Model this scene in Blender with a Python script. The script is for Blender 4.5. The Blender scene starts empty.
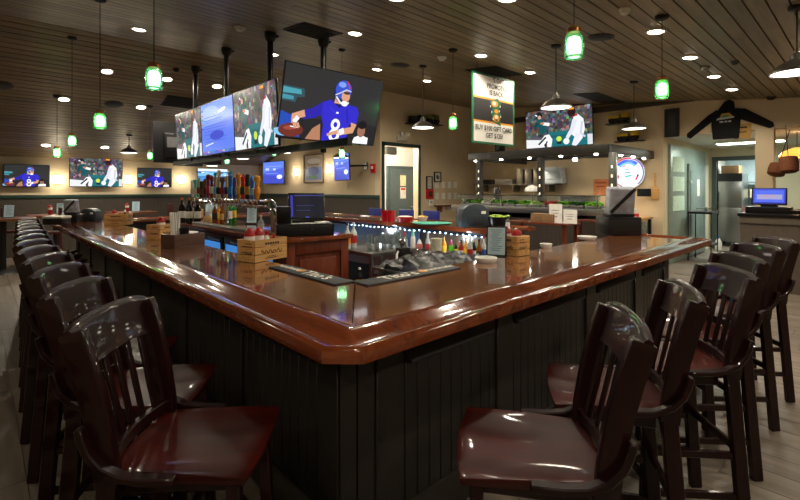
import bpy, bmesh, math, random
from mathutils import Vector, Matrix
from mathutils.geometry import tessellate_polygon
random.seed(11)
scene = bpy.context.scene
COL = scene.collection
PI = math.pi

# ------------------------------------------------------------------ camera
EYE = 1.57            # eye height above the floor
FPX = 448.0           # focal length in pixels of an 800x500 frame
HZY = 189.0           # row of the horizon
RIGHT = Vector((0.7266, -0.6871, 0)); FWD = Vector((0.6871, 0.7266, 0))
cam_d = bpy.data.cameras.new('camera')
cam_d.sensor_width = 36.0; cam_d.lens = FPX / 800 * 36.0
cam_d.shift_y = -(250 - HZY) / 800.0
cam_d.clip_start = 0.02; cam_d.clip_end = 200
cam = bpy.data.objects.new('camera', cam_d); COL.objects.link(cam)
cam.location = (0, 0, EYE)
cam.rotation_euler = (PI / 2, 0, -math.asin(0.6871))
scene.camera = cam

# ------------------------------------------------------------------ world, view
w = bpy.data.worlds.new('world'); scene.world = w; w.use_nodes = True
w.node_tree.nodes['Background'].inputs[0].default_value = (0.9, 0.85, 0.75, 1)
w.node_tree.nodes['Background'].inputs[1].default_value = 0.004
scene.view_settings.view_transform = 'Standard'
scene.view_settings.look = 'None'
scene.view_settings.exposure = 0.22
scene.view_settings.gamma = 1.0
scene.view_settings.use_curve_mapping = False
try:
    scene.cycles.use_denoising = True
    scene.cycles.sample_clamp_indirect = 6.0
    scene.cycles.max_bounces = 8
except Exception:
    pass
WARM = (1.0, 0.88, 0.71)
DOWN_W = 44.0         # watts of a recessed downlight
DOME_W = 16.0
JAR_W = 3.2

# pixel -> world: a pixel gives a direction, a known plane gives the distance
def ray(px):
    t = (px - 400.0) / FPX
    return RIGHT * t + FWD
def PD(px, py, d):
    v = ray(px) * d
    return Vector((v.x, v.y, EYE + (HZY - py) * d / FPX))
def PX(px, py, X): return PD(px, py, X / ray(px).x)
def PY(px, py, Y): return PD(px, py, Y / ray(px).y)
def PZ(px, py, z): return PD(px, py, (EYE - z) * FPX / (py - HZY))

# room
YL = 13.57            # television wall
XA = 6.7              # wall with the poster, up to the vestibule door
YD = 7.75             # wall with the vestibule door
XB = 10.25            # wall behind the salad bar
RIDGE = 3.83
def ceil_z(y):
    return RIDGE - 0.10 * (YD - y) if y < YD else RIDGE - 0.263 * (y - YD)
def PC(px, py):       # pixel on the ceiling
    v = ray(px); k = (HZY - py) / FPX
    d = (RIDGE - 0.10 * YD - EYE) / (k - 0.10 * v.y)
    if d < 0 or d * v.y > YD:
        d = (RIDGE + 0.263 * YD - EYE) / (k + 0.263 * v.y)
    p = v * d
    return Vector((p.x, p.y, ceil_z(p.y)))

# ------------------------------------------------------------------ materials
def lin(c):
    def f(u): return u / 12.92 if u <= 0.04045 else ((u + 0.055) / 1.055) ** 2.4
    return tuple(f(u / 255.0) for u in c)
MATS = {}
def M(name, col, rough=0.5, metal=0.0, var=0.12, scale=14.0, bump=0.0, coat=0.0, trans=0.0,
      emit=None, estr=0.0, stretch=None, ior=1.45, alpha=1.0):
    """procedural surface: a noise varies the colour, optionally stretched into grain"""
    if name in MATS: return MATS[name]
    m = bpy.data.materials.new(name); m.use_nodes = True
    nt = m.node_tree; b = nt.nodes['Principled BSDF']
    L = lin(col) if max(col) > 1.0 else col
    tc = nt.nodes.new('ShaderNodeTexCoord'); mp = nt.nodes.new('ShaderNodeMapping')
    nz = nt.nodes.new('ShaderNodeTexNoise'); rp = nt.nodes.new('ShaderNodeValToRGB')
    nt.links.new(tc.outputs['Object'], mp.inputs[0]); nt.links.new(mp.outputs[0], nz.inputs['Vector'])
    if stretch: mp.inputs['Scale'].default_value = stretch
    nz.inputs['Scale'].default_value = scale; nz.inputs['Detail'].default_value = 5
    e = rp.color_ramp.elements
    e[0].position = 0.3; e[1].position = 0.72
    e[0].color = tuple(max(0, u * (1 - var)) for u in L) + (1,)
    e[1].color = tuple(min(1, u * (1 + var)) for u in L) + (1,)
    nt.links.new(nz.outputs[0], rp.inputs[0]); nt.links.new(rp.outputs[0], b.inputs['Base Color'])
    b.inputs['Roughness'].default_value = rough; b.inputs['Metallic'].default_value = metal
    b.inputs['IOR'].default_value = ior
    if coat:
        b.inputs['Coat Weight'].default_value = coat; b.inputs['Coat Roughness'].default_value = 0.06
    if trans: b.inputs['Transmission Weight'].default_value = trans
    if alpha < 1: b.inputs['Alpha'].default_value = alpha
    if bump:
        bp = nt.nodes.new('ShaderNodeBump'); bp.inputs['Strength'].default_value = bump; bp.inputs['Distance'].default_value = 0.01
        nt.links.new(nz.outputs[0], bp.inputs['Height']); nt.links.new(bp.outputs[0], b.inputs['Normal'])
    if emit is not None:
        b.inputs['Emission Color'].default_value = (lin(emit) if max(emit) > 1 else emit) + (1,)
        b.inputs['Emission Strength'].default_value = estr
    MATS[name] = m
    return m

def M_wood(name, c0, c1, axis, rough=0.3, coat=0.0, spec=0.5, scale=1.0, rnd=0.25, planks=None, bump=0.0):
    """wood: grain stretched along axis (0/1/2), tint varying from piece to piece"""
    if name in MATS: return MATS[name]
    m = bpy.data.materials.new(name); m.use_nodes = True
    nt = m.node_tree; b = nt.nodes['Principled BSDF']
    tc = nt.nodes.new('ShaderNodeTexCoord'); mp = nt.nodes.new('ShaderNodeMapping')
    oi = nt.nodes.new('ShaderNodeObjectInfo')
    s = [14.0 * scale] * 3; s[axis] = 0.8 * scale
    mp.inputs['Scale'].default_value = s
    add = nt.nodes.new('ShaderNodeVectorMath'); add.operation = 'ADD'
    nt.links.new(tc.outputs['Object'], add.inputs[0])
    mu = nt.nodes.new('ShaderNodeMath'); mu.operation = 'MULTIPLY'; mu.inputs[1].default_value = 37.0
    nt.links.new(oi.outputs['Random'], mu.inputs[0]); nt.links.new(mu.outputs[0], add.inputs[1])
    nt.links.new(add.outputs[0], mp.inputs[0])
    nz = nt.nodes.new('ShaderNodeTexNoise'); nz.inputs['Scale'].default_value = 1.6
    nz.inputs['Detail'].default_value = 7; nz.inputs['Roughness'].default_value = 0.62; nz.inputs['Distortion'].default_value = 0.6
    nt.links.new(mp.outputs[0], nz.inputs['Vector'])
    rp = nt.nodes.new('ShaderNodeValToRGB'); e = rp.color_ramp.elements
    e[0].position = 0.32; e[1].position = 0.7
    e[0].color = lin(c0) + (1,); e[1].color = lin(c1) + (1,)
    nt.links.new(nz.outputs[0], rp.inputs[0])
    hs = nt.nodes.new('ShaderNodeHueSaturation')
    mr = nt.nodes.new('ShaderNodeMapRange'); mr.inputs['To Min'].default_value = 1 - rnd; mr.inputs['To Max'].default_value = 1 + rnd
    nt.links.new(oi.outputs['Random'], mr.inputs['Value']); nt.links.new(mr.outputs[0], hs.inputs['Value'])
    nt.links.new(rp.outputs[0], hs.inputs['Color']); nt.links.new(hs.outputs[0], b.inputs['Base Color'])
    b.inputs['Roughness'].default_value = rough; b.inputs['Specular IOR Level'].default_value = spec
    if coat:
        b.inputs['Coat Weight'].default_value = coat; b.inputs['Coat Roughness'].default_value = 0.05
    if bump:
        bp = nt.nodes.new('ShaderNodeBump'); bp.inputs['Strength'].default_value = bump; bp.inputs['Distance'].default_value = 0.004
        nt.links.new(nz.outputs[0], bp.inputs['Height']); nt.links.new(bp.outputs[0], b.inputs['Normal'])
    MATS[name] = m
    return m

def M_paint(name, strength, lit=True):
    """printed or glowing picture: colours come with the flat shapes of the picture"""
    if name in MATS: return MATS[name]
    m = bpy.data.materials.new(name); m.use_nodes = True
    nt = m.node_tree; b = nt.nodes['Principled BSDF']
    at = nt.nodes.new('ShaderNodeVertexColor'); at.layer_name = 'Col'
    if lit:
        b.inputs['Base Color'].default_value = (0.01, 0.01, 0.012, 1); b.inputs['Roughness'].default_value = 0.25
        nt.links.new(at.outputs[0], b.inputs['Emission Color']); b.inputs['Emission Strength'].default_value = strength
    else:
        nt.links.new(at.outputs[0], b.inputs['Base Color']); b.inputs['Roughness'].default_value = 0.5
    MATS[name] = m
    return m

# ------------------------------------------------------------------ mesh builder
class MB:
    def __init__(s): s.v = []; s.f = []
    def add(s, vs, fs):
        n = len(s.v); s.v += [Vector(p) for p in vs]; s.f += [tuple(i + n for i in f) for f in fs]; return s
    def box(s, a, b):
        x0, y0, z0 = a; x1, y1, z1 = b
        return s.add([(x0,y0,z0),(x1,y0,z0),(x1,y1,z0),(x0,y1,z0),(x0,y0,z1),(x1,y0,z1),(x1,y1,z1),(x0,y1,z1)],
                     [(3,2,1,0),(4,5,6,7),(0,1,5,4),(1,2,6,5),(2,3,7,6),(3,0,4,7)])
    def cbox(s, c, d, m=None):
        t = MB().box((-d[0]/2,-d[1]/2,-d[2]/2),(d[0]/2,d[1]/2,d[2]/2))
        mm = Matrix.Translation(Vector(c)) @ (m.to_4x4() if m is not None else Matrix.Identity(4))
        return s.add([mm @ p for p in t.v], t.f)
    def beam(s, p0, p1, wx, wy, up=(0,0,1)):
        p0 = Vector(p0); p1 = Vector(p1); d = (p1 - p0).normalized()
        u = Vector(up)
        if abs(d.dot(u)) > 0.98: u = Vector((1,0,0))
        a = d.cross(u).normalized(); b = a.cross(d)
        vs = []
        for p in (p0, p1):
            for sx, sy in ((-1,-1),(1,-1),(1,1),(-1,1)): vs.append(p + a*sx*wx/2 + b*sy*wy/2)
        return s.add(vs, [(3,2,1,0),(4,5,6,7),(0,1,5,4),(1,2,6,5),(2,3,7,6),(3,0,4,7)])
    def cyl(s, p0, p1, r0, r1=None, n=12, caps=True):
        r1 = r0 if r1 is None else r1
        p0 = Vector(p0); p1 = Vector(p1); d = (p1 - p0).normalized()
        u = Vector((0,0,1)) if abs(d.z) < 0.9 else Vector((1,0,0))
        a = d.cross(u).normalized(); b = d.cross(a)
        vs = []
        for p, r in ((p0, r0), (p1, r1)):
            for i in range(n):
                t = 2*PI*i/n; vs.append(p + (a*math.cos(t) + b*math.sin(t))*r)
        fs = [(i, (i+1)%n, n+(i+1)%n, n+i) for i in range(n)]
        if caps: fs += [tuple(range(n-1,-1,-1)), tuple(range(n, 2*n))]
        return s.add(vs, fs)
    def lathe(s, prof, n=16, c=(0,0,0), caps=True):
        c = Vector(c); vs = []; fs = []
        for r, z in prof:
            for i in range(n):
                t = 2*PI*i/n; vs.append(c + Vector((r*math.cos(t), r*math.sin(t), z)))
        for k in range(len(prof)-1):
            for i in range(n):
                a = k*n+i; b = k*n+(i+1)%n; fs.append((a, b, b+n, a+n))
        if caps and prof[0][0] > 1e-6: fs.append(tuple(range(n-1,-1,-1)))
        if caps and prof[-1][0] > 1e-6:
            k = (len(prof)-1)*n; fs.append(tuple(range(k, k+n)))
        return s.add(vs, fs)
    def prism(s, pts, z0, z1, m=None):
        n = len(pts); vs = [Vector((p[0],p[1],z0)) for p in pts] + [Vector((p[0],p[1],z1)) for p in pts]
        if m is not None: vs = [m @ p for p in vs]
        fs = [(i,(i+1)%n,n+(i+1)%n,n+i) for i in range(n)]
        tri = tessellate_polygon([[Vector((p[0],p[1],0)) for p in pts]])
        fs += [tuple(reversed(t)) for t in tri] + [tuple(i+n for i in t) for t in tri]
        return s.add(vs, fs)
    def sweep(s, path, sect, up=(0,0,1), closed=False):
        """sect: list of (a,b) in the plane across the path"""
        path = [Vector(p) for p in path]; n = len(sect); N = len(path); vs = []; fs = []
        for i, p in enumerate(path):
            d = (path[min(i+1,N-1)] - path[max(i-1,0)]).normalized()
            u = Vector(up)
            if abs(d.dot(u)) > 0.97: u = Vector((1,0,0))
            a = d.cross(u).normalized(); b = a.cross(d)
            for (x, y) in sect: vs.append(p + a*x + b*y)
        for k in range(N-1):
            for i in range(n):
                fs.append((k*n+i, k*n+(i+1)%n, (k+1)*n+(i+1)%n, (k+1)*n+i))
        fs += [tuple(range(n-1,-1,-1)), tuple(range((N-1)*n, N*n))]
        return s.add(vs, fs)
    def tube(s, path, r, n=8):
        return s.sweep(path, [(r*math.cos(2*PI*i/n), r*math.sin(2*PI*i/n)) for i in range(n)])
    def ball(s, c, r, n=10, sc=(1,1,1)):
        k = n//2 + 1
        prof = [(math.sin(PI*i/k)*r, -math.cos(PI*i/k)*r) for i in range(k+1)]
        t = MB().lathe([(max(a, 1e-4*r), z) for a, z in prof], n)
        return s.add([Vector((p.x*sc[0], p.y*sc[1], p.z*sc[2])) + Vector(c) for p in t.v], t.f)
    def xf(s, m): s.v = [m @ p for p in s.v]; return s
    def mesh(s, name, bevel=0.0, seg=2, smooth=True):
        me = bpy.data.meshes.new(name); me.from_pydata([tuple(p) for p in s.v], [], s.f)
        bm = bmesh.new(); bm.from_mesh(me)
        bmesh.ops.remove_doubles(bm, verts=bm.verts, dist=1e-6)
        bmesh.ops.recalc_face_normals(bm, faces=bm.faces)
        if bevel:
            ed = [e for e in bm.edges if len(e.link_faces) == 2 and e.calc_face_angle(0) > 0.5]
            bmesh.ops.bevel(bm, geom=ed, offset=bevel, segments=seg, profile=0.6, affect='EDGES', clamp_overlap=True)
        bm.to_mesh(me); bm.free()
        if smooth:
            me.shade_smooth()
            try: me.set_sharp_from_angle(angle=math.radians(38))
            except Exception: pass
        return me
    def build(s, name, mat, parent=None, bevel=0.0, seg=2, smooth=True):
        return put(name, s.mesh(name, bevel, seg, smooth), mat, parent)

def put(name, me, mat, parent=None, loc=None, rot=None, scl=None):
    if mat is not None and not me.materials: me.materials.append(mat)
    o = bpy.data.objects.new(name, me); COL.objects.link(o)
    if parent is not None: o.parent = parent
    if loc is not None: o.location = loc
    if rot is not None: o.rotation_euler = rot
    if scl is not None: o.scale = scl
    return o
def tag(o, label, cat, group=None):
    o['label'] = label; o['category'] = cat
    if group: o['group'] = group
    return o
def thing(name, label, cat, loc=(0,0,0), rz=0.0, group=None):
    o = bpy.data.objects.new(name, None); COL.objects.link(o)
    o.empty_display_size = 0.1
    o.location = loc; o.rotation_euler = (0, 0, rz)
    return tag(o, label, cat, group)
def struct(o):
    o['kind'] = 'structure'; return o
def copy_tree(o, parent=None):
    c = o.copy(); COL.objects.link(c); c.parent = parent
    for ch in o.children: copy_tree(ch, c)
    return c
def dup(o, loc, rz=None, label=None, scl=None):
    c = copy_tree(o); c.location = loc
    if rz is not None: c.rotation_euler = (0, 0, rz)
    if label: c['label'] = label
    if scl: c.scale = scl
    return c
def lamp(name, kind, parent, loc, power, col=WARM, size=0.05, angle=150, blend=0.6, rot=(0,0,0)):
    d = bpy.data.lights.new(name, kind); d.energy = power; d.color = col
    if kind == 'SPOT': d.spot_size = math.radians(angle); d.spot_blend = blend
    if kind != 'AREA': d.shadow_soft_size = size
    else: d.size = size
    o = bpy.data.objects.new(name, d); COL.objects.link(o); o.parent = parent; o.location = loc; o.rotation_euler = rot
    return o

# flat pictures: layered coloured shapes, (u right, v up) in 0..1
def ell(cx, cy, rx, ry, n=20, a=0.0):
    ca, sa = math.cos(a), math.sin(a); r = []
    for i in range(n):
        t = 2*PI*i/n; x = rx*math.cos(t); y = ry*math.sin(t); r.append((cx + x*ca - y*sa, cy + x*sa + y*ca))
    return r
def rect(u0, v0, u1, v1): return [(u0,v0),(u1,v0),(u1,v1),(u0,v1)]
def stroke(pts, w0, asp=1.78, w1=None):
    w1 = w0 if w1 is None else w1; L = []; R = []; n = len(pts)
    for i, p in enumerate(pts):
        q = pts[min(i+1,n-1)]; o = pts[max(i-1,0)]
        dx = (q[0]-o[0])*asp; dy = q[1]-o[1]; l = math.hypot(dx,dy) or 1
        w = w0 + (w1-w0)*i/(n-1); nx, ny = -dy/l*w/2, dx/l*w/2
        L.append((p[0]+nx/asp, p[1]+ny)); R.append((p[0]-nx/asp, p[1]-ny))
    return L + R[::-1]
def picture_mesh(name, W, H, shapes, lay=0.0002):
    """lies in the local XZ plane facing -Y, centred on x, base at z=0"""
    vs = []; fs = []; cs = []
    k = -1
    for item in shapes:
        col, poly = item[0], item[1]
        if len(item) == 2: k += 1        # three entries: same layer as the shape before
        n = len(vs); y = -lay*max(k, 0)
        vs += [((u-0.5)*W, y, v*H) for u, v in poly]
        c = lin(col)
        for t in tessellate_polygon([[Vector((u*W, v*H, 0)) for u, v in poly]]):
            a, b, d = t
            A, B, D = (poly[i] for i in t)
            if (B[0]-A[0])*(D[1]-A[1]) - (B[1]-A[1])*(D[0]-A[0]) < 0: b, d = d, b
            fs.append((n+a, n+b, n+d)); cs.append(c)
    me = bpy.data.meshes.new(name); me.from_pydata(vs, [], fs)
    ca = me.color_attributes.new('Col', 'FLOAT_COLOR', 'CORNER')
    for p in me.polygons:
        for li in p.loop_indices: ca.data[li].color = cs[p.index] + (1,)
    return me
def text_shapes(body, size, align='CENTER'):
    cu = bpy.data.curves.new('t', 'FONT'); cu.body = body; cu.size = size; cu.align_x = align; cu.align_y = 'CENTER'
    cu.resolution_u = 3; cu.offset = size*0.018
    o = bpy.data.objects.new('t', cu); COL.objects.link(o)
    me = bpy.data.meshes.new_from_object(o.evaluated_get(bpy.context.evaluated_depsgraph_get()))
    bpy.data.objects.remove(o); bpy.data.curves.remove(cu)
    return me
def lettering(body, size, mat, parent, loc, rot=(PI/2,0,0), align='CENTER', sx=1.0, name='lettering'):
    me = text_shapes(body, size, align); me.materials.clear(); me.materials.append(mat)
    o = put(name, me, mat, parent, loc, rot); o.scale = (sx, 1, 1)
    return o

# ================================================================== structure
m_wall = M('cream_wall_paint', (214, 194, 160), 0.85, var=0.04, scale=3)
m_wall2 = M('kitchen_wall_paint', (214, 208, 180), 0.8, var=0.04, scale=3)
m_white = M('white_paint', (225, 225, 218), 0.7, var=0.03)
m_green = M('green_trim_paint', (38, 62, 54), 0.45, var=0.1)
m_black = M('black_metal', (18, 18, 19), 0.42, var=0.2)
m_gloss = M('black_plastic', (15, 15, 17), 0.28, var=0.2)
m_steel = M('stainless_steel', (150, 150, 148), 0.3, 0.95, var=0.1, scale=5, stretch=(1, 1, 20))
m_chrome = M('chrome', (200, 200, 198), 0.12, 1.0, var=0.05)
m_ceil = M_wood('ceiling_board', (104, 90, 62), (144, 125, 90), 0, rough=0.42, rnd=0.22, scale=0.8)
m_floor = M_wood('vinyl_plank', (92, 82, 71), (132, 121, 107), 1, rough=0.45, rnd=0.12, scale=0.6)

def stripes(name, col, axis, pitch, dark=0.55, rough=0.5):
    """narrow painted boards too far away to tell apart"""
    m = M(name, col, rough, var=0.08)
    nt = m.node_tree; b = nt.nodes['Principled BSDF']
    tc = [n for n in nt.nodes if n.type == 'TEX_COORD'][0]
    sp = nt.nodes.new('ShaderNodeSeparateXYZ'); nt.links.new(tc.outputs['Object'], sp.inputs[0])
    a = nt.nodes.new('ShaderNodeMath'); a.operation = 'DIVIDE'; a.inputs[1].default_value = pitch
    f = nt.nodes.new('ShaderNodeMath'); f.operation = 'FRACT'
    g = nt.nodes.new('ShaderNodeMath'); g.operation = 'GREATER_THAN'; g.inputs[1].default_value = 0.12
    nt.links.new(sp.outputs[axis], a.inputs[0]); nt.links.new(a.outputs[0], f.inputs[0]); nt.links.new(f.outputs[0], g.inputs[0])
    bp = nt.nodes.new('ShaderNodeBump'); bp.inputs['Strength'].default_value = 0.8; bp.inputs['Distance'].default_value = 0.006
    nt.links.new(g.outputs[0], bp.inputs['Height']); nt.links.new(bp.outputs[0], b.inputs['Normal'])
    return m
m_wains_x = stripes('wainscot_boards_x', (74, 66, 57), 0, 0.09)
m_wains_y = stripes('wainscot_boards_y', (74, 66, 57), 1, 0.09)

# floor: slab, and vinyl planks of their own where the photograph shows them
fl = struct(MB().box((-4, -4, -0.12), (17, 15, -0.006)).build('floor', m_floor, smooth=False))
pk = MB().box((-0.098, -0.748, -0.006), (0.098, 0.748, 0.0)).mesh('plank', 0.0012, 1)
def plank_field(x0, x1, y0, y1):
    i = 0; x = x0
    while x < x1:
        y = y0 + (i * 0.53) % 1.5 - 0.75
        while y < y1:
            put('plank', pk, m_floor, fl, (x + 0.1, y + 0.75, 0)); y += 1.5
        x += 0.2; i += 1
plank_field(-2.6, 1.0, 1.5, 12.0)
plank_field(-2.6, 9.6, -1.5, 1.5)

# ceiling boards, run along x
cl = MB()
cl.add([(-4, -4, ceil_z(-4)+.02), (17, -4, ceil_z(-4)+.02), (17, YD, RIDGE+.02), (-4, YD, RIDGE+.02),
        (-4, -4, ceil_z(-4)+.15), (17, -4, ceil_z(-4)+.15), (17, YD, RIDGE+.15), (-4, YD, RIDGE+.15)],
       [(3,2,1,0),(4,5,6,7),(0,1,5,4),(1,2,6,5),(2,3,7,6),(3,0,4,7)])
zf = ceil_z(YL+.3)
cl.add([(-4, YD, RIDGE+.02), (XB+.2, YD, RIDGE+.02), (XB+.2, YL+.3, zf+.02), (-4, YL+.3, zf+.02),
        (-4, YD, RIDGE+.15), (XB+.2, YD, RIDGE+.15), (XB+.2, YL+.3, zf+.15), (-4, YL+.3, zf+.15)],
       [(3,2,1,0),(4,5,6,7),(0,1,5,4),(1,2,6,5),(2,3,7,6),(3,0,4,7)])
ce = struct(cl.build('ceiling', m_ceil, smooth=False))
brd = {}
def board(x0, x1, y, pitch, sl):
    k = round(x1 - x0, 2)
    if k not in brd:
        brd[k] = MB().box((-k/2+.0015, -pitch/2+.005, 0), (k/2-.0015, pitch/2-.005, 0.016)).mesh('ceiling_board', 0.003, 1)
    put('ceiling_board', brd[k], m_ceil, ce, ((x0+x1)/2, y, ceil_z(y)), (math.atan(sl), 0, 0))
y = YD - 0.07; i = 0
while y > -0.4:
    if y > 4.2:
        cuts = [-2.0, 2.0 + 1.6*((i*37) % 5)/5 , XB]
    else:
        cuts = [-1.0, 2.4 + 1.2*((i*3) % 5)/5, 5.6 + 1.2*((i*2) % 5)/5, XB]
    for a, b in zip(cuts[:-1], cuts[1:]): board(round(a,2), round(b,2), y, 0.14, 0.10)
    y -= 0.14; i += 1
y = YD + 0.07; i = 0
while y < YL - .05:
    board(-3.0, XA + (0.0 if y < YL else 0), y, 0.14, -0.263); y += 0.14; i += 1

# walls
def quad_wall(name, pts, n, mat):
    """flat polygon thickened by the vector n, away from the room"""
    k = len(pts); vs = [Vector(p) for p in pts] + [Vector(p) + Vector(n) for p in pts]
    fs = [tuple(range(k)), tuple(range(2*k-1, k-1, -1))] + [(i, (i+1) % k, k+(i+1) % k, k+i) for i in range(k)]
    return struct(MB().add(vs, fs).build(name, mat, smooth=False))
quad_wall('wall_left', [(-4, YL, 0), (XA, YL, 0), (XA, YL, 2.34), (-4, YL, 2.34)], (0, .15, 0), m_wall)
quad_wall('wall_back_left', [(XA, YD+.17, 0), (XA, YL, 0), (XA, YL, 2.33), (XA, YD+.17, ceil_z(YD+.17)+.01)], (.15, 0, 0), m_wall)
OX0, OX1, OZ = PY(384, 146, YD).x, PY(418, 146, YD).x, 2.58
MBw = MB().box((XA, YD, 0), (OX0, YD+.16, RIDGE)).box((OX1, YD, 0), (XB+.15, YD+.16, RIDGE)).box((OX0, YD, OZ), (OX1, YD+.16, RIDGE))
struct(MBw.build('wall_door', m_wall, smooth=False))
YR = 2.98
quad_wall('wall_back', [(XB, YR, 0), (XB, YD, 0), (XB, YD, RIDGE), (XB, YR, ceil_z(YR)+.01)], (.15, 0, 0), m_wall)
quad_wall('wall_header', [(XB, -4, 2.64), (XB, YR, 2.64), (XB, YR, ceil_z(YR)+.01), (XB, -4, ceil_z(-4)+.01)], (.15, 0, 0), m_wall)
quad_wall('wall_front', [(-4, -4, 0), (17, -4, 0), (17, -4, ceil_z(-4)), (-4, -4, ceil_z(-4))], (0, -.15, 0), m_wall)
quad_wall('wall_side', [(-4, -4, 0), (-4, YL, 0), (-4, YL, 2.3), (-4, YD, RIDGE), (-4, -4, ceil_z(-4))], (-.15, 0, 0), m_wall)
# kitchen recess
XR = 14.2
struct(MB().box((XB+.15, YR, 0), (XR, YR+.12, 2.66)).build('wall_recess_side', m_wall2, smooth=False))
KD0, KD1, KDZ = PX(762, 158, XR).y, PX(717, 158, XR).y, PX(740, 160, XR).z
b = MB().box((XR, KD1, 0), (XR+.12, YR+.12, 2.66)).box((XR, -4, 0), (XR+.12, KD0, 2.66)).box((XR, KD0, KDZ), (XR+.12, KD1, 2.66))
struct(b.build('wall_recess_back', m_wall2, smooth=False))
struct(MB().box((XB+.15, -4, 2.64), (17, YR+.12, 2.72)).build('ceiling_recess', m_white, smooth=False))
# kitchen behind its door
struct(MB().box((16.6, -1, 0), (16.7, 3.2, 2.64)).build('wall_kitchen', M('kitchen_far_wall', (170, 190, 196), .6), smooth=False))
struct(MB().box((XR+.12, 3.1, 0), (16.7, 3.2, 2.64)).build('wall_kitchen_side', m_white, smooth=False))
# vestibule behind the green door frame
VY = YD + 1.55
struct(MB().box((XA+.16, VY, 0), (OX1+1.9, VY+.1, 2.9)).build('wall_vestibule_back', m_white, smooth=False))
struct(MB().box((OX1+1.9, YD+.16, 0), (OX1+2.0, VY+.1, 2.9)).build('wall_vestibule_side', m_white, smooth=False))
struct(MB().box((XA+.16, YD+.16, 2.8), (OX1+2.0, VY+.1, 2.9)).build('ceiling_vestibule', m_white, smooth=False))
v = thing('vestibule_lamp', 'white flush ceiling lamp lighting the vestibule behind the green frame', 'ceiling lamp', ((OX0+OX1)/2, YD+.8, 2.8))
MB().lathe([(.0001, -.07), (.1, -.06), (.15, -.02), (.15, 0)]).build('glass_bowl', M('lamp_glass', (255, 250, 235), .4, emit=(255, 246, 226), estr=6), v)
lamp('bulb', 'POINT', v, (0, 0, -.2), 120, (1, .95, .86), .1)

# wainscot and its rail
RZ = 1.41
wa = struct(MB().box((-4, YL-.02, 0), (XA, YL, RZ-.06)).build('trim_1', m_wains_x, smooth=False))
wb = struct(MB().box((XA-.02, YD, 0), (XA, YL-.02, RZ-.06)).build('trim_2', m_wains_y, smooth=False))
struct(MB().box((-4, YL-.045, RZ-.06), (XA-.045, YL, RZ+.02)).build('trim_3', m_green, bevel=.008))
struct(MB().box((XA-.045, YD, RZ-.06), (XA, YL, RZ+.02)).build('trim_4', m_green, bevel=.008))
# green door frame of the vestibule
df = MB()
df.box((OX0-.07, YD-.03, 0), (OX0, YD, OZ+.07)).box((OX1, YD-.03, 0), (OX1+.07, YD, OZ+.07)).box((OX0-.07, YD-.03, OZ), (OX1+.07, YD, OZ+.08))
d1 = struct(df.build('door_1', m_green, smooth=False))
MB().box((OX0+.12, YD+.02, OZ-.2), (OX0+.42, YD+.14, OZ-.02)).build('door_closer', M('closer_grey', (150, 150, 140), .5), d1, .01)
# inner grey door
p0 = PY(389, 170, VY-.03); p1 = PY(412.5, 170, VY-.03); dz = 2.14
d2 = struct(MB().box((p0.x, VY-.06, 0), (p1.x, VY-.02, dz)).build('door_2', M('grey_door_paint', (78, 92, 94), .5), smooth=False))
MB().box((p0.x-.08, VY-.08, 0), (p0.x, VY, dz+.08)).box((p1.x, VY-.08, 0), (p1.x+.08, VY, dz+.08)).box((p0.x, VY-.08, dz), (p1.x, VY, dz+.08)).build('door_frame', M('door_frame_grey', (62, 74, 76), .5), d2)
xm = (p0.x + p1.x)/2
MB().box((xm-.06, VY-.065, 1.66), (xm+.16, VY-.06, 1.96)).build('notice', M('notice_yellow', (240, 225, 180), .8), d2)
MB().box((xm-.06, VY-.065, 1.3), (xm+.16, VY-.06, 1.62)).build('notice', M('notice_white', (238, 232, 226), .8), d2)
MB().box((xm-.04, VY-.068, 1.54), (xm+.14, VY-.065, 1.6)).build('notice_heading', M('notice_red', (200, 60, 50), .8), d2)
MB().cyl((p1.x-.09, VY-.06, 1.05), (p1.x-.09, VY-.12, 1.05), .03).cyl((p1.x-.09, VY-.11, 1.05), (p1.x-.2, VY-.11, 1.05), .012).build('door_handle', m_steel, d2)
# dark beam that closes the boards over the salad bar, dark shutter beside the hooded jumper
struct(MB().box((XB-.1, 2.2, ceil_z(5)-.26), (XB, YD, ceil_z(5)-.14)).build('trim_5', M('dark_beam', (66, 56, 44), .6), smooth=False))
p = PX(672, 137, XB-.02); q = PX(672, 109, XB)
wn = struct(MB().box((XB-.05, p.y-.13, p.z), (XB, p.y+.13, q.z)).build('window_1', M('dark_frame', (48, 46, 40), .5), smooth=False))
MB().box((XB-.056, p.y-.08, p.z+.05), (XB-.048, p.y+.08, q.z-.04)).build('pane', M('dark_pane', (24, 26, 24), .2), wn)
# kitchen door frame
m_dg = M('dark_green_grey', (70, 82, 80), .45)
kd = MB().box((XR-.05, KD1, 0), (XR+.13, KD1+.1, KDZ+.1)).box((XR-.05, KD0-.1, 0), (XR+.13, KD0, KDZ+.1)).box((XR-.05, KD0, KDZ), (XR+.13, KD1, KDZ+.1))
struct(kd.build('door_3', m_dg, smooth=False))
# column under the header
pc = PX(765, 190, XB+.05)
co = struct(MB().box((XB-.02, pc.y-.13, 0), (XB+.22, pc.y+.13, 2.64)).build('trim_6', m_wall, smooth=False))

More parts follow.
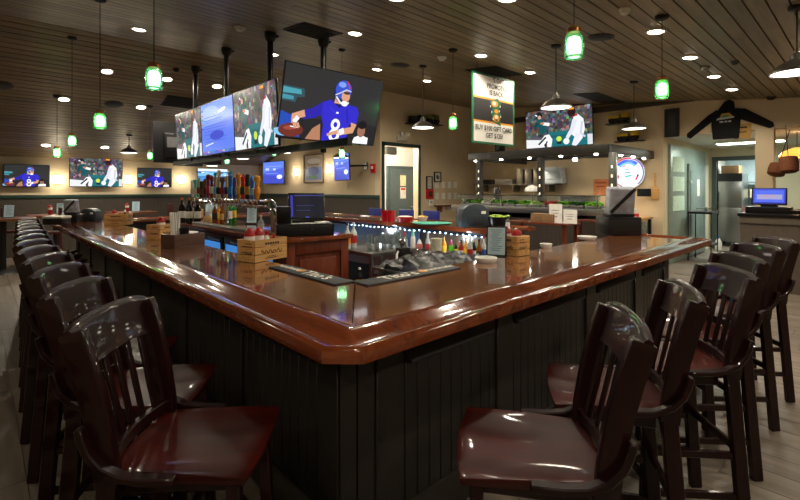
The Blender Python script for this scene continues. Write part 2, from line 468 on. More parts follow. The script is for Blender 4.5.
# ================================================================== the bar
BX, BY, BX2, BY2 = 0.80, 1.115, 5.45, 8.85       # outer edge of the counter
IX, IY, IX2, IY2 = 1.49, 1.93, 4.68, 8.15       # inner edge
m_topx = M_wood('bar_mahogany_x', (88, 48, 27), (146, 92, 58), 0, rough=0.13, coat=1.0, rnd=0.06, scale=0.55)
m_topy = M_wood('bar_mahogany_y', (86, 46, 26), (142, 88, 55), 1, rough=0.13, coat=1.0, rnd=0.06, scale=0.55)
m_rail = M_wood('bar_rail_mahogany', (84, 36, 18), (136, 68, 36), 1, rough=0.12, coat=1.0, rnd=0.05, scale=0.5)
m_panel = M('bar_panel_paint', (44, 41, 37), 0.38, var=0.12, scale=6)

def offset_path(path, o):
    """open polyline moved sideways by o (to its right), mitred"""
    n = len(path); seg = []
    for i in range(n-1):
        d = (Vector(path[i+1]) - Vector(path[i])).normalized(); nn = Vector((d.y, -d.x))
        seg.append((Vector(path[i]) + nn*o, d))
    out = [seg[0][0]]
    for i in range(1, n-1):
        (p, d), (q, e) = seg[i-1], seg[i]
        cr = d.x*e.y - d.y*e.x
        t = ((q.x-p.x)*e.y - (q.y-p.y)*e.x)/cr
        out.append(p + d*t)
    d = seg[-1][1]; nn = Vector((d.y, -d.x)); out.append(Vector(path[-1]) + nn*o)
    return out
def profile_sweep(path, prof):
    mb = MB(); n = len(prof); lanes = [offset_path(path, o) for o, z in prof]; N = len(path)
    vs = [Vector((lanes[k][i].x, lanes[k][i].y, prof[k][1])) for i in range(N) for k in range(n)]
    fs = [(i*n+k, i*n+(k+1) % n, (i+1)*n+(k+1) % n, (i+1)*n+k) for i in range(N-1) for k in range(n)]
    fs += [tuple(range(n)), tuple(range(N*n-1, (N-1)*n-1, -1))]
    return mb.add(vs, fs)
C = 0.094
outer = [(BX2, IY), (BX2, BY+C), (BX2-C, BY), (BX+C, BY), (BX, BY+C), (BX, BY2-C), (BX+C, BY2), (BX2-C, BY2), (BX2, BY2-C), (BX2, 3.12)]
top = thing('countertop', 'glossy mahogany bar counter top with moulded arm rail', 'bar top', (0, 0, 0))
prof = [(0, 1.012), (0, 1.048), (.004, 1.058), (.012, 1.064), (.022, 1.064), (.03, 1.058), (.034, 1.05), (.05, 1.047), (.07, 1.05),
        (.1, 1.062), (.125, 1.073), (.148, 1.08), (.166, 1.081), (.18, 1.077), (.19, 1.07), (.196, 1.062), (.2, 1.05), (.2, 1.02), (.19, 1.012)]
profile_sweep(outer, prof).build('arm_rail', m_rail, top)
R = 0.205; r0 = R
def slab(pts, mat): MB().prism(pts, 1.03, 1.066).build('counter_board', mat, top, .003, 1)
k = .0012
slab([(BX+R+k, BY+R), (BX2-R, BY+R), (BX2-R, IY), (IX+k, IY)], m_topx)
slab([(BX+R, BY+R+k), (IX, IY+k), (IX, IY2-k), (BX+R, BY2-R-k)], m_topy)
slab([(BX+R+k, BY2-R), (IX+k, IY2), (IX2-k, IY2), (BX2-R-k, BY2-R)], m_topx)
slab([(BX2-R, BY2-R-k), (IX2, IY2-k), (IX2, 3.12), (BX2-R, 3.12)], m_topy)
# inner nosing along the bartender's side
MB().box((IX-.012, IY-.03, 1.0), (BX2-.2, IY+.008, 1.06)).build('inner_nosing', m_rail, top, .004)
MB().box((IX-.02, IY+.01, 1.0), (IX+.012, IY2, 1.06)).build('inner_nosing', m_rail, top, .004)
MB().box((IX2-.012, 3.12, 1.0), (IX2+.02, IY2, 1.06)).build('inner_nosing', m_rail, top, .004)

# ---- base with panels of beadboard
GX, GY, GX2, GY2 = 1.12, 1.45, 5.14, 8.55
base = thing('bar_cabinet', 'dark charcoal panelled bar front with beadboard panels under the counter', 'bar')
c2 = 0.105
body = [(GX+.02, GY+c2+.01), (GX+c2+.01, GY+.02), (GX2-.02, GY+.02), (GX2-.02, IY-.04), (IX-.03, IY-.04), (IX-.03, GY2-.02), (GX+.02, GY2-.02)]
MB().prism(body, 0.0, 1.028).build('carcass', m_panel, base, smooth=False)
MB().box((IX2+.04, 3.14, 0), (GX2, GY2-.36, 1.028)).build('carcass', m_panel, base, smooth=False)
MB().box((IX-.02, IY2+.04, 0), (GX2, GY2, 1.028)).build('carcass', m_panel, base, smooth=False)
bw = 0.0805
bb = MB().box((-bw/2+.002, -.009, 0), (bw/2-.002, .009, 0.84)).mesh('beadboard', 0.004, 1)
n = int((GX2-GX-c2-.03)/bw)
for i in range(n): put('beadboard', bb, m_panel, base, (GX+c2+.02+bw*(i+.5), GY+.012, 0.1))
n = int((GY2-GY-c2-.03)/bw)
for i in range(n): put('beadboard', bb, m_panel, base, (GX+.012, GY+c2+.02+bw*(i+.5), 0.1), (0, 0, PI/2))
# corner post (chamfer) of three boards
a = Vector((GX, GY+c2, 0)); b = Vector((GX+c2, GY, 0)); mid = (a+b)/2; L = (b-a).length
cb = MB().box((-L/4+.002, -.012, 0.02), (L/4-.002, .012, 1.0)).mesh('corner_board', .003, 1)
for s in (-1, 1): put('corner_board', cb, m_panel, base, mid + (b-a)*s*.25, (0, 0, -PI/4))
# top rail, stiles, mitred mouldings
MB().box((GX+c2, GY-.016, .88), (GX2, GY+.02, 1.0)).build('top_rail', m_panel, base, .004)
MB().box((GX-.016, GY+c2, .88), (GX+.02, GY2, 1.0)).build('top_rail', m_panel, base, .004)
st = MB().box((-.075, -.016, 0.1), (.075, .012, .885)).mesh('stile', .004, 1)
def moulding(wd):
    """bevelled moulding hanging at the top of a panel, mitred at both ends"""
    h = wd/2; mb = MB()
    mb.add([(-h, -.002, .87), (h, -.002, .87), (h, .004, .87), (-h, .004, .87),
            (-h+.05, -.034, .79), (h-.05, -.034, .79), (h-.05, .004, .772), (-h+.05, .004, .772)],
           [(0, 1, 2, 3), (0, 4, 5, 1), (4, 7, 6, 5), (0, 3, 7, 4), (1, 5, 6, 2), (3, 2, 6, 7)])
    return mb.mesh('panel_moulding', .002, 1)
px_ = [1.30, 2.18, 3.31, 4.28, 5.06]
mo = {}
def panel_run(pos, axis):
    for s in pos:
        if axis == 0: put('stile', st, m_panel, base, (s, GY+.002, 0))
        else: put('stile', st, m_panel, base, (GX+.002, s, 0), (0, 0, -PI/2))
    for s, e in zip(pos[:-1], pos[1:]):
        wd = round(e-s-.15, 3)
        if wd not in mo: mo[wd] = moulding(wd)
        if axis == 0: put('panel_moulding', mo[wd], m_panel, base, ((s+e)/2, GY+.004, 0))
        else: put('panel_moulding', mo[wd], m_panel, base, (GX+.004, (s+e)/2, 0), (0, 0, -PI/2))
panel_run(px_, 0)
panel_run([1.63 + .945*i for i in range(8)], 1)
# plinth
path = [(GX2, GY), (GX+c2, GY), (GX, GY+c2), (GX, GY2)]
pl = [(-.035, 0), (-.035, .085), (-.026, .098), (-.024, .115), (-.012, .13), (-.008, .15), (.01, .152), (.01, 0)]
profile_sweep(path, pl).build('plinth', m_panel, base)
MB().box((GX2-.02, GY, .0), (GX2, IY-.03, 1.02)).build('end_panel', m_panel, base, .003)

# ================================================================== bar stools
m_sw = M_wood('stool_mahogany', (20, 4, 4), (36, 8, 6), 2, rough=0.45, spec=.15, coat=0.5, rnd=0.12, scale=0.8)
m_seat = M_wood('stool_seat_mahogany', (45, 8, 5), (74, 19, 10), 0, rough=0.45, spec=.15, coat=0.32, rnd=0.12, scale=0.7)
def make_stool():
    t = thing('bar_stool', 'stool', 'bar stool', group='mahogany bar stools around the bar')
    # saddle seat
    n = 14; mb = MB(); vs = []; fs = []
    def seat_pt(i, j, dz):
        u = -1 + 2*j/n; s = i/n
        wd = .178 + .038*s - .02*(s-.85)*(s > .85)
        x = -.205 + .40*s + (.018*(1-u*u))*s - .012*(1-u*u)*(1-s)
        bowl = (math.sin(PI*min(1, s*1.06+.02))**.8)*(1-abs(u)**3)
        pom = math.exp(-(u/.22)**2)*max(0, (s-.3)/.7)
        z = .765 - .02*bowl + .012*pom - .012*s*s*s
        return (x, u*wd, z - dz)
    for dz in (0, .032):
        for i in range(n+1):
            for j in range(n+1): vs.append(seat_pt(i, j, dz) if dz == 0 else (lambda p: (p[0]*.97, p[1]*.95, .727))(seat_pt(i, j, 0)))
    q = n+1; Q = q*q
    for i in range(n):
        for j in range(n):
            a = i*q+j; fs += [(a, a+1, a+q+1, a+q), (Q+a, Q+a+q, Q+a+q+1, Q+a+1)]
    for i in range(n):
        fs += [(i*q, (i+1)*q, Q+(i+1)*q, Q+i*q), (i*q+n, Q+i*q+n, Q+(i+1)*q+n, (i+1)*q+n)]
        fs += [(i, Q+i, Q+i+1, i+1), (n*q+i, n*q+i+1, Q+n*q+i+1, Q+n*q+i)]
    mb.add(vs, fs).build('seat', m_seat, t, .005, 2)
    MB().box((-.17, -.14, .672), (.15, .14, .728)).build('seat_apron', m_sw, t, .004, 1)
    # legs
    for s in (-1, 1):
        MB().beam((.185, s*.185, 0), (.145, s*.155, .735), .04, .04, (1, 0, 0)).build('leg', m_sw, t, .004, 1)
        MB().beam((-.255, s*.19, 0), (-.2, s*.175, .735), .036, .055, (1, 0, 0)).build('leg', m_sw, t, .004, 1)
        path = [(-.2, s*.175, .72), (-.21, s*.179, .82), (-.232, s*.183, .95), (-.262, s*.187, 1.07), (-.284, s*.188, 1.14), (-.292, s*.188, 1.165)]
        MB().sweep(path, [(-.018, -.034), (.018, -.034), (.018, .034), (-.018, .034)], (1, 0, 0)).build('back_post', m_sw, t, .008, 2)
        # bent brace from the post to the side of the seat
        path = [(-.26, s*.208, .905), (-.252, s*.207, .87), (-.236, s*.207, .83), (-.2, s*.209, .79), (-.15, s*.21, .765), (-.09, s*.21, .756), (-.04, s*.208, .754), (.0, s*.205, .752)]
        br = MB().sweep(path, [(-.011, -.017), (.011, -.017), (.011, .017), (-.011, .017)], (0, 1, 0)).build('brace', m_sw, t, .004, 1)
        for (x, z) in ((-.255, .893), (-.247, .868), (-.03, .754), (-.07, .755)):
            yy = s*(.221 if x < -.2 else .223)
            MB().cyl((x, yy-s*.006, z), (x, yy, z), .006, n=8).build('screw_cap', M('brass_screw', (120, 84, 60), .4, .6), br)
    # crest rail bowed backwards, rounded on top
    n = 14; vs = []; fs = []; sec = 8
    for i in range(n+1):
        u = -1 + 2*i/n; y = u*.203; bow = -.02*(1-u*u)
        zt = 1.195 - .02*abs(u)**4 ; zb = 1.05 + .012*(1-u*u)
        x0 = -.255 + bow; x1 = -.287 + bow
        ring = [(x0+.008, zb), (x0, zb+.02), (x1+.006, zt-.02), (x1-.002, zt-.006), (x1-.012, zt), (x1-.024, zt-.008), (x1-.026, zt-.03), (x0-.022, zb)]
        vs += [(a, y, z) for a, z in ring]
    for i in range(n):
        for k in range(sec): fs.append((i*sec+k, i*sec+(k+1) % sec, (i+1)*sec+(k+1) % sec, (i+1)*sec+k))
    fs += [tuple(range(sec-1, -1, -1)), tuple(range(n*sec, n*sec+sec))]
    MB().add(vs, fs).build('crest_rail', m_sw, t)
    # low curved rail behind the seat and five slats
    path = [(-.195 - .03*(1-u*u), u*.17, .79) for u in [-1 + i/4 for i in range(9)]]
    MB().sweep(path, [(-.012, -.02), (.012, -.02), (.012, .02), (-.012, .02)]).build('back_rail', m_sw, t, .003, 1)
    sl = None
    for i in range(5):
        u = (-2 + i)/2.9; bow = .03*(1-u*u)
        MB().beam((-.197-bow, u*.165, .795), (-.262-bow*.9, u*.18, 1.07), .024, .011, (1, 0, 0)).build('slat', m_sw, t, .002, 1)
    # stretchers
    MB().beam((.171, -.174, .26), (.171, .174, .26), .026, .045).build('footrest', m_sw, t, .004, 1)
    MB().beam((-.232, -.185, .4), (-.232, .185, .4), .02, .036).build('stretcher', m_sw, t, .003, 1)
    for s in (-1, 1):
        for z in (.2, .38):
            f = z/.735
            MB().beam((.185-.04*f, s*(.185-.03*f), z), (-.255+.055*f, s*(.19-.015*f), z), .02, .032).build('stretcher', m_sw, t, .003, 1)
    return t
ORD = ['first', 'second', 'third', 'fourth', 'fifth', 'sixth', 'seventh', 'eighth', 'ninth', 'tenth', 'eleventh', 'twelfth', 'thirteenth', 'fourteenth', 'fifteenth', 'sixteenth', 'seventeenth', 'eighteenth']
stool0 = make_stool()
def stool(x, y, ang, label, first=False):
    o = stool0 if first else copy_tree(stool0)
    o.location = (x, y, 0); o.rotation_euler = (0, 0, math.radians(ang)); o['label'] = label
    return o
lb = [(.542, 1.505, -41), (.535, 2.06, -36), (.535, 2.59, -35), (.54, 3.11, -33), (.54, 3.63, -31)] + [(.56+.028*i, 4.15+.52*i, -31+(i % 2)) for i in range(7)]
for i, (x, y, a) in enumerate(lb):
    stool(x, y, a, 'dark mahogany bar stool, %s from the bar corner along the television-wall side' % ORD[i], i == 0)
rb = [(1.276, .767, 125), (1.88, .775, 121), (2.45, .705, 133), (3.02, .75, 134), (3.72, .757, 136), (4.33, .74, 133)]
for i, (x, y, a) in enumerate(rb):
    stool(x, y, a, 'dark mahogany bar stool, %s from the bar corner along the kitchen side' % ORD[i])

# ================================================================== televisions
random.seed(5)
BLUE = (44, 38, 190); NAVY = (20, 24, 96); SKIN = (206, 150, 118); WHT = (238, 238, 242)
def fig8(cx, cy, w, h, asp=1.7):
    return [(WHT, ell(cx, cy+h*.24, w*.46, h*.26, 14)), (WHT, ell(cx, cy-h*.22, w*.54, h*.3, 14)),
            (BLUE, ell(cx, cy+h*.24, w*.2, h*.12, 10)), (BLUE, ell(cx, cy-h*.22, w*.24, h*.15, 10))]
def pic_quarterback():
    s = [((42, 42, 44), rect(0, 0, 1, 1)), ((30, 30, 33), rect(0, 0, 1, .3))]
    s += [((30, 70, 170), [(0, .02), (.2, .02), (.14, .3), (0, .36)]), ((120, 190, 235), ell(.05, .08, .09, .06))]
    s += [((46, 76, 84), [(0, .5), (.12, .49), (.13, .56), (.2, .58), (.19, .69), (0, .7)]), ((70, 150, 164), [(0, .6), (.17, .61), (.16, .67), (0, .68)]), ((64, 140, 156), [(0, .52), (.1, .52), (.1, .57), (0, .58)])]
    s += [((170, 120, 90), [(.25, 0), (.4, 0), (.38, .24), (.31, .16)])]
    s += [((30, 28, 30), ell(.84, .17, .07, .2)), (WHT, [(.74, 0), (.92, 0), (.92, .1), (.83, .14), (.76, .09)]), ((150, 104, 84), ell(.83, .2, .045, .1)), ((16, 16, 20), ell(.83, .29, .05, .06))]
    s += [((36, 30, 160), stroke([(.42, .5), (.3, .38), (.2, .33)], .17, w1=.12))]
    s += [(SKIN, stroke([(.22, .36), (.12, .3), (.13, .2)], .1, w1=.09)), (WHT, stroke([(.13, .28), (.16, .24)], .1))]
    s += [((106, 42, 34), ell(.11, .11, .115, .095, a=.2)), ((150, 70, 56), ell(.1, .14, .06, .03, a=.2)), (WHT, stroke([(.1, .16), (.17, .15)], .015)), (SKIN, stroke([(.13, .22), (.15, .14)], .05)), (SKIN, stroke([(.16, .22), (.18, .15)], .04))]
    s += [(BLUE, [(.38, .54), (.44, .6), (.5, .58), (.6, .58), (.67, .56), (.74, .55), (.77, .46), (.76, .3), (.68, .28), (.67, .04), (.67, 0), (.41, 0), (.41, .22), (.38, .36)])]
    s += [(NAVY, [(.47, .58), (.61, .57), (.55, .5)]), (SKIN, [(.49, .56), (.57, .56), (.56, .66), (.5, .66)])]
    s += fig8(.535, .17, .105, .34)
    s += [((58, 52, 214), stroke([(.45, .5), (.53, .4)], .018)), ((28, 24, 140), stroke([(.63, .5), (.66, .3)], .02)), (WHT, rect(.525, .415, .55, .44))]
    s += [(SKIN, stroke([(.73, .3), (.72, .2), (.58, .14)], .12, w1=.09)), (WHT, stroke([(.6, .2), (.62, .12)], .09)), (SKIN, stroke([(.57, .15), (.46, .09)], .06, w1=.04))]
    # helmet
    s += [(NAVY, ell(.565, .74, .092, .165)), ((52, 78, 190), ell(.57, .77, .085, .135)), ((120, 150, 230), ell(.55, .84, .04, .04)), ((200, 40, 50), stroke([(.6, .9), (.635, .8)], .02))]
    s += [(SKIN, ell(.6, .68, .045, .08)), ((60, 46, 44), ell(.605, .73, .035, .02)), ((190, 196, 215), stroke([(.49, .68), (.54, .72), (.6, .78), (.65, .76)], .018)), ((210, 214, 225), stroke([(.5, .66), (.55, .58), (.6, .55), (.64, .6)], .03)), (WHT, ell(.595, .575, .035, .04))]
    return s
def crowd(nu, nv, u0=0, v0=0, u1=1, v1=1):
    pal = [(96, 94, 100), (128, 122, 126), (74, 68, 74), (66, 92, 98), (124, 78, 80), (168, 162, 166), (54, 56, 62), (92, 74, 74), (72, 104, 88), (112, 104, 112), (104, 98, 104), (86, 82, 88)]
    s = [((84, 80, 86), rect(u0, v0, u1, v1))]; du = (u1-u0)/nu; dv = (v1-v0)/nv
    P = [[(u0+i*du+(random.uniform(-.35, .35)*du if 0 < i < nu else 0), v0+j*dv+(random.uniform(-.35, .35)*dv if 0 < j < nv else 0)) for j in range(nv+1)] for i in range(nu+1)]
    for i in range(nu):
        for j in range(nv):
            c = random.choice(pal); c = tuple(max(8, min(235, int(x*random.uniform(.6, 1.05)))) for x in c)
            s.append((c, [P[i][j], P[i+1][j], P[i+1][j+1], P[i][j+1]]) if i+j == 0 else (c, [P[i][j], P[i+1][j], P[i+1][j+1], P[i][j+1]], 0))
    return s
TEAL = (10, 78, 84); TEAL2 = (22, 104, 112)
def pic_pass():
    s = [((84, 80, 86), rect(0, 0, 1, 1))] + crowd(30, 12, 0, .28, 1, 1)
    s += [(TEAL2, [(.33, 0), (.93, 0), (.93, .24), (.78, .4), (.36, .4)]), ((14, 88, 96), rect(.36, .24, .7, .3)), ((222, 224, 228), [(0, 0), (.3, 0), (.26, .2), (0, .24)]), ((208, 210, 214), rect(.93, 0, 1, .26))]
    s += [((190, 214, 70), ell(.52, .2, .04, .07)), ((20, 34, 36), rect(.49, .06, .56, .13))]
    # passer in teal
    s += [((14, 52, 58), stroke([(.22, .72), (.25, .55), (.29, .4)], .26, w1=.2)), (TEAL, [(.16, .62), (.2, .76), (.28, .76), (.33, .62), (.34, .42), (.24, .36)])]
    s += [((120, 50, 44), ell(.17, .5, .04, .06)), ((14, 60, 66), stroke([(.19, .68), (.15, .58), (.17, .48)], .08)), (WHT, stroke([(.28, .64), (.38, .6)], .08)), ((206, 120, 80), stroke([(.24, .66), (.3, .64)], .05))]
    s += [((20, 26, 30), ell(.215, .87, .055, .1)), (WHT, stroke([(.19, .86), (.16, .9)], .03)), ((196, 150, 130), ell(.225, .82, .028, .05)), ((180, 190, 196), stroke([(.22, .78), (.25, .8)], .02))]
    s += [(WHT, [(.2, .1), (.3, .32), (.37, .34), (.42, .2), (.4, 0), (.34, 0), (.33, .14), (.24, 0), (.2, .02)]), ((16, 30, 32), stroke([(.2, .08), (.32, .27)], .05)), ((16, 30, 32), stroke([(.3, .02), (.34, .16)], .04))]
    # lineman in white
    s += [((226, 228, 236), [(.74, .72), (.8, .8), (.88, .66), (.9, .4), (.86, .16), (.78, 0), (.72, 0), (.76, .2), (.7, .3), (.73, .5)])]
    s += [((214, 216, 226), stroke([(.76, .66), (.72, .42), (.64, .2)], .13, w1=.09)), ((236, 236, 240), ell(.63, .12, .045, .08)), ((220, 222, 232), stroke([(.8, .3), (.76, .1), (.74, 0)], .12)), ((196, 198, 210), stroke([(.86, .6), (.84, .3), (.9, .2)], .05))]
    s += [((40, 16, 20), ell(.715, .86, .06, .12)), ((230, 150, 30), stroke([(.67, .95), (.75, .95)], .05)), ((170, 30, 30), stroke([(.72, .75), (.8, .78)], .05)), ((30, 30, 36), stroke([(.69, .8), (.76, .76)], .04))]
    return s
def pic_schedule():
    s = [((86, 118, 226), rect(0, 0, 1, 1)), ((110, 146, 238), [(0, .55), (1, .62), (1, 1), (0, 1)]), ((140, 172, 244), ell(.3, .8, .3, .14)), ((64, 86, 200), rect(0, 0, 1, .06))]
    s += [((226, 228, 250), ell(.68, .8, .12, .035, a=.2))]
    s += [((60, 80, 176), rect(.12, .62-.0, .9, .625))] + [((66, 92, 196), rect(.1, v, random.uniform(.5, .92), v+.012)) for v in (.72, .66, .55, .5, .44, .38, .3, .24)]
    s += [((50, 66, 190), ell(.5, .35, .22, .09)), ((220, 226, 250), stroke([(.12, .17), (.38, .21)], .02))]
    for k, c in enumerate([(30, 60, 170), (190, 60, 80), (60, 150, 110), (200, 120, 60), (40, 70, 190)]):
        s.append((c, rect(.02, .86-.09*k, .07, .89-.09*k)))
    for k in range(7): s.append(([(210, 80, 60), (220, 200, 60), (60, 160, 90), (50, 60, 180)][k % 4], rect(.06+.12*k, .03, .13+.12*k, .05)))
    return s
def pic_ocean():
    s = [((60, 130, 200), rect(0, 0, 1, 1)), ((226, 236, 244), rect(0, .86, 1, 1)), ((120, 190, 230), rect(0, .6, 1, .8))]
    for k in range(26): s.append((random.choice([(220, 236, 244), (30, 90, 170), (40, 70, 120), (150, 210, 236)]), ell(random.random()*.9+.05, random.random()*.75+.05, random.uniform(.03, .12), random.uniform(.015, .05), 8)))
    return s
def pic_bluecast():
    s = [((74, 96, 214), rect(0, 0, 1, 1)), ((96, 128, 232), [(0, .5), (1, .7), (1, 1), (0, 1)]), ((60, 74, 190), [(0, 0), (1, 0), (1, .3), (0, .42)]), ((150, 176, 240), rect(.1, .78, .9, .8)), ((236, 238, 250), ell(.8, .3, .13, .1))]
    s += [((196, 206, 246), rect(.12, .62, .3, .72)), ((196, 206, 246), rect(.5, .6, .62, .7)), ((130, 154, 236), rect(.15, .45, .75, .48))]
    return s
m_screen = M_paint('lit_screen', 1.05)
m_print = M_paint('printed_ink', 0.0, lit=False)
m_bezel = M('television_bezel', (12, 12, 14), .35, var=.2)
PICS = {'q': pic_quarterback, 'p': pic_pass, 's': pic_schedule, 'o': pic_ocean, 'b': pic_bluecast}
def tv(label, kind, W, H, loc, rz, tilt=0.0, group=None, mount=None, back=False):
    t = thing('television', label, 'television', loc, rz, group); t.rotation_euler = (tilt, 0, rz)
    MB().box((-W/2, -.03, 0), (W/2, .0, H)).build('housing', m_bezel, t, .006, 2)
    MB().box((-W*.36, .0, H*.12), (W*.36, .05, H*.72)).build('rear_cover', m_gloss, t, .015, 2)
    me = picture_mesh('screen_picture', W-.024, H-.03, PICS[kind]())
    put('screen', me, m_screen, t, (0, -.0315, .017))
    if mount:
        MB().box((-.16, .05, H*.28), (.16, .07, H*.72)).box((-.05, .06, H*.42), (.05, mount, H*.58)).box((-.12, mount-.012, H*.3), (.12, mount, H*.7)).build('wall_mount', m_black, t)
    return t
def wall_tv_Y(x0, x1, y0, y1, label, kind, off=.1, W=None, H=None):
    Y = YL - off; a = PY(x0, y1, Y); b = PY(x1, y1, Y); h = PY((x0+x1)/2, y0, Y).z - PY((x0+x1)/2, y1, Y).z
    return tv(label, kind, W or (b.x-a.x), H or h, ((a.x+b.x)/2, Y, PY((x0+x1)/2, y1, Y).z), 0, mount=off)
wall_tv_Y(3.5, 49.7, 164.4, 187, 'wall television with a blue-jerseyed quarterback, beside the largest screen on the television wall', 'q')
wall_tv_Y(69, 122.5, 157.5, 187, 'largest television on the cream wall, showing teal and white football players', 'p')
wall_tv_Y(137, 171.5, 168, 187.4, 'wall television with a blue-jerseyed quarterback, between two wall lamps', 'q')
wall_tv_Y(197, 227.5, 168.5, 187.3, 'wall television showing a white and blue picture behind the beer tap handles', 'o')
# on the poster wall
def wall_tv_X(x0, x1, y0, y1, X, label, kind, off=.1, tilt=0.0, drz=0.0):
    a = PX(x0, y1, X-off); b = PX(x1, y1, X-off); xm = (x0+x1)/2
    h = PX(xm, y0, X-off).z - PX(xm, y1, X-off).z
    return tv(label, kind, abs(a.y-b.y), h, (X-off, (a.y+b.y)/2, PX(xm, y1, X-off).z), -PI/2+drz, tilt, mount=off)
wall_tv_X(264, 285, 161.5, 184, XA, 'blue-lit wall television close to the framed poster', 'b')
# angled television on its bracket arm
p = PX(343, 180, XA-.47)
t = tv('blue-lit television on a swivel arm, turned out from the poster wall', 'b', .95, .62, (p.x, p.y, PX(343, 180.5, XA-.45).z), -PI/2-.25, 0.04)
arm = MB().box((-.05, .05, .28), (.05, .09, .38)).cyl((0, .07, .33), (.3, .16, .33), .022).cyl((.3, .16, .33), (.2, .515, .33), .022).box((.12, .5, .25), (.28, .517, .41))
arm.build('swivel_arm', m_black, t)
wall_tv_X(527, 594, 108, 147, XB, 'large wall television over the salad bar showing teal and white football players', 'p', off=.14, tilt=.06)

# ---- ring of televisions hung over the back bar
HX = 2.70
zb = 2.10; Ht = .82
ys = [4.96, 6.22, 7.48, 8.74]
kinds = ['p', 's', 'p']
labs = ['hanging television with football players next to the tilted quarterback screen',
        'hanging television with a blue schedule page, middle of its row',
        'hanging television with football players at the far end of its row']
for i in range(3):
    tv(labs[i], kinds[i], 1.25, Ht, (HX, (ys[i]+ys[i+1])/2, zb), -PI/2, .05)
# big tilted one facing the corner of the bar
tv('big tilted hanging television with a blue-jerseyed quarterback throwing a football', 'q', 1.47, .885, (3.255, 4.78, 2.17), 0, math.radians(14.5))
t = tv('hanging television seen from behind, black rear cover with sockets', 's', 1.3, .8, (3.1, 9.42, 2.08), PI, .05)
MB().box((.2, .05, .3), (.42, .053, .5)).box((.3, .05, .55), (.45, .053, .58)).build('socket_panel', M('socket_grey', (92, 92, 94), .5), t)
fr = thing('hanging_screen_rack', 'black steel ceiling frame that carries the hanging televisions', 'television rack')
MB().box((HX+.06, 3.7, 2.02), (HX+.12, 9.3, 2.1)).build('side_beam', m_black, fr)
MB().box((HX+.08, 9.24, 2.02), (3.3, 9.3, 2.1)).build('cross_beam', m_black, fr)
for (x, yy) in ((HX+.1, 8.2), (HX+.1, 6.85), (HX+.06, 5.36), (3.32, 4.98)):
    po = MB().cyl((x, yy, 2.05), (x, yy, ceil_z(yy)-.05), .038, n=14).build('pole', m_black, fr)
    MB().lathe([(.04, -.12), (.06, -.1), (.075, -.05), (.075, 0.01)], 14, (x, yy, ceil_z(yy))).cyl((x+.02, yy, ceil_z(yy)-.08), (x+.11, yy, ceil_z(yy)-.02), .016).build('ceiling_clamp', m_black, po)

for k in range(3):
    yc = (ys[k]+ys[k+1])/2
    MB().box((HX+.045, yc-.2, 2.06), (HX+.07, yc-.14, 2.7)).build('hanger', m_black, fr); MB().box((HX+.045, yc+.14, 2.06), (HX+.07, yc+.2, 2.7)).build('hanger', m_black, fr)
MB().box((3.2, 4.78, 2.42), (3.4, 4.98, 2.62)).build('hanger', m_black, fr)
MB().box((3.0, 9.28, 2.05), (3.2, 9.4, 2.5)).build('hanger', m_black, fr)
# ================================================================== hanging gift card sign
SW, SH = 1.04, 1.06
p = PY(474, 142.4, 4.02); q = PY(512.4, 144.6, 4.02)
sg = thing('hanging_sign', 'hanging gift card promotion sign, white with black band and green edge', 'sign', ((p.x+q.x)/2, 4.02, p.z), math.radians(-3))
GRN = (34, 108, 70); ORG = (236, 160, 44)
logo = [((34, 112, 70), [(.39, .62), (.58, .68), (.66, .62), (.61, .52), (.67, .45), (.64, .36), (.66, .28), (.47, .33), (.45, .42), (.42, .46), (.47, .53)])]
logo += [(ORG, ell(.51, .595, .08, .045)), ((240, 236, 220), ell(.5, .6, .04, .028)), (ORG, ell(.55, .49, .05, .03)), (ORG, ell(.55, .39, .075, .055)), ((236, 232, 216), ell(.55, .405, .035, .03)), ((120, 80, 44), ell(.55, .36, .03, .02))]
logo += [((240, 240, 236), ell(u, v, .012, .016, 8)) for u, v in ((.41, .55), (.44, .47), (.64, .57), (.65, .42), (.47, .37), (.62, .5))]
sh = [(GRN, rect(0, 0, 1, 1)), ((248, 246, 240), rect(.035, .03, .965, .97)), ((38, 38, 40), rect(.035, .33, .965, .64)), (ORG, rect(.035, .64, .965, .665)), (ORG, rect(.035, .305, .965, .33))] + logo
MB().box((-SW/2, 0, 0), (SW/2, .012, SH)).build('board', M('sign_green', GRN, .5), sg)
put('printed_face', picture_mesh('printed_face', SW, SH, sh), m_print, sg, (0, -.001, 0))
m_ink = M('black_ink', (28, 28, 28), .6)
for txt, z, sz in (("'S GIFT", .985, .1), ('PROMOTION', .885, .1), ('IS BACK!', .785, .1), ('BUY $100 GIFT CARD', .24, .1), ('GET $125!', .13, .1)):
    lettering(txt, sz, m_ink, sg, (.1 if z > .8 else (.06 if z > .6 else 0), -.008, z), sx=.95)
for sx in (-.4, .4): MB().cyl((sx, .006, SH), (sx, .006, ceil_z(4.02)-p.z), .004, n=6).build('hanging_wire', m_black, sg)

# ================================================================== ceiling fittings
m_lens = M('downlight_lens', (255, 250, 235), .4, emit=(255, 240, 214), estr=22)
m_cream = M('off_white_plastic', (214, 210, 196), .5)
def down():
    t = thing('recessed_downlight', 'round recessed ceiling downlight with a bright lens', 'downlight', group='recessed downlights in the board ceiling')
    MB().lathe([(.076, -.012), (.098, -.012), (.102, -.004), (.102, .004)], 20, caps=False).build('trim_ring', m_cream, t)
    MB().lathe([(.0001, -.024), (.05, -.02), (.075, -.011), (.075, -.006)], 20).build('lens', m_lens, t)
    return t
dl = [(355, 33), (377, 69), (427, 80.5), (481, 55), (530, 72), (507, -2), (396, -3), (656, 31), (690, 57), (714, 76), (732, 89), (139, 29), (107, 71), (64, 99),
      (141, 107), (167, 79), (217, 86), (273, 54), (46, 145), (105, 147)]
spots = [PC(a, b) for a, b in dl]
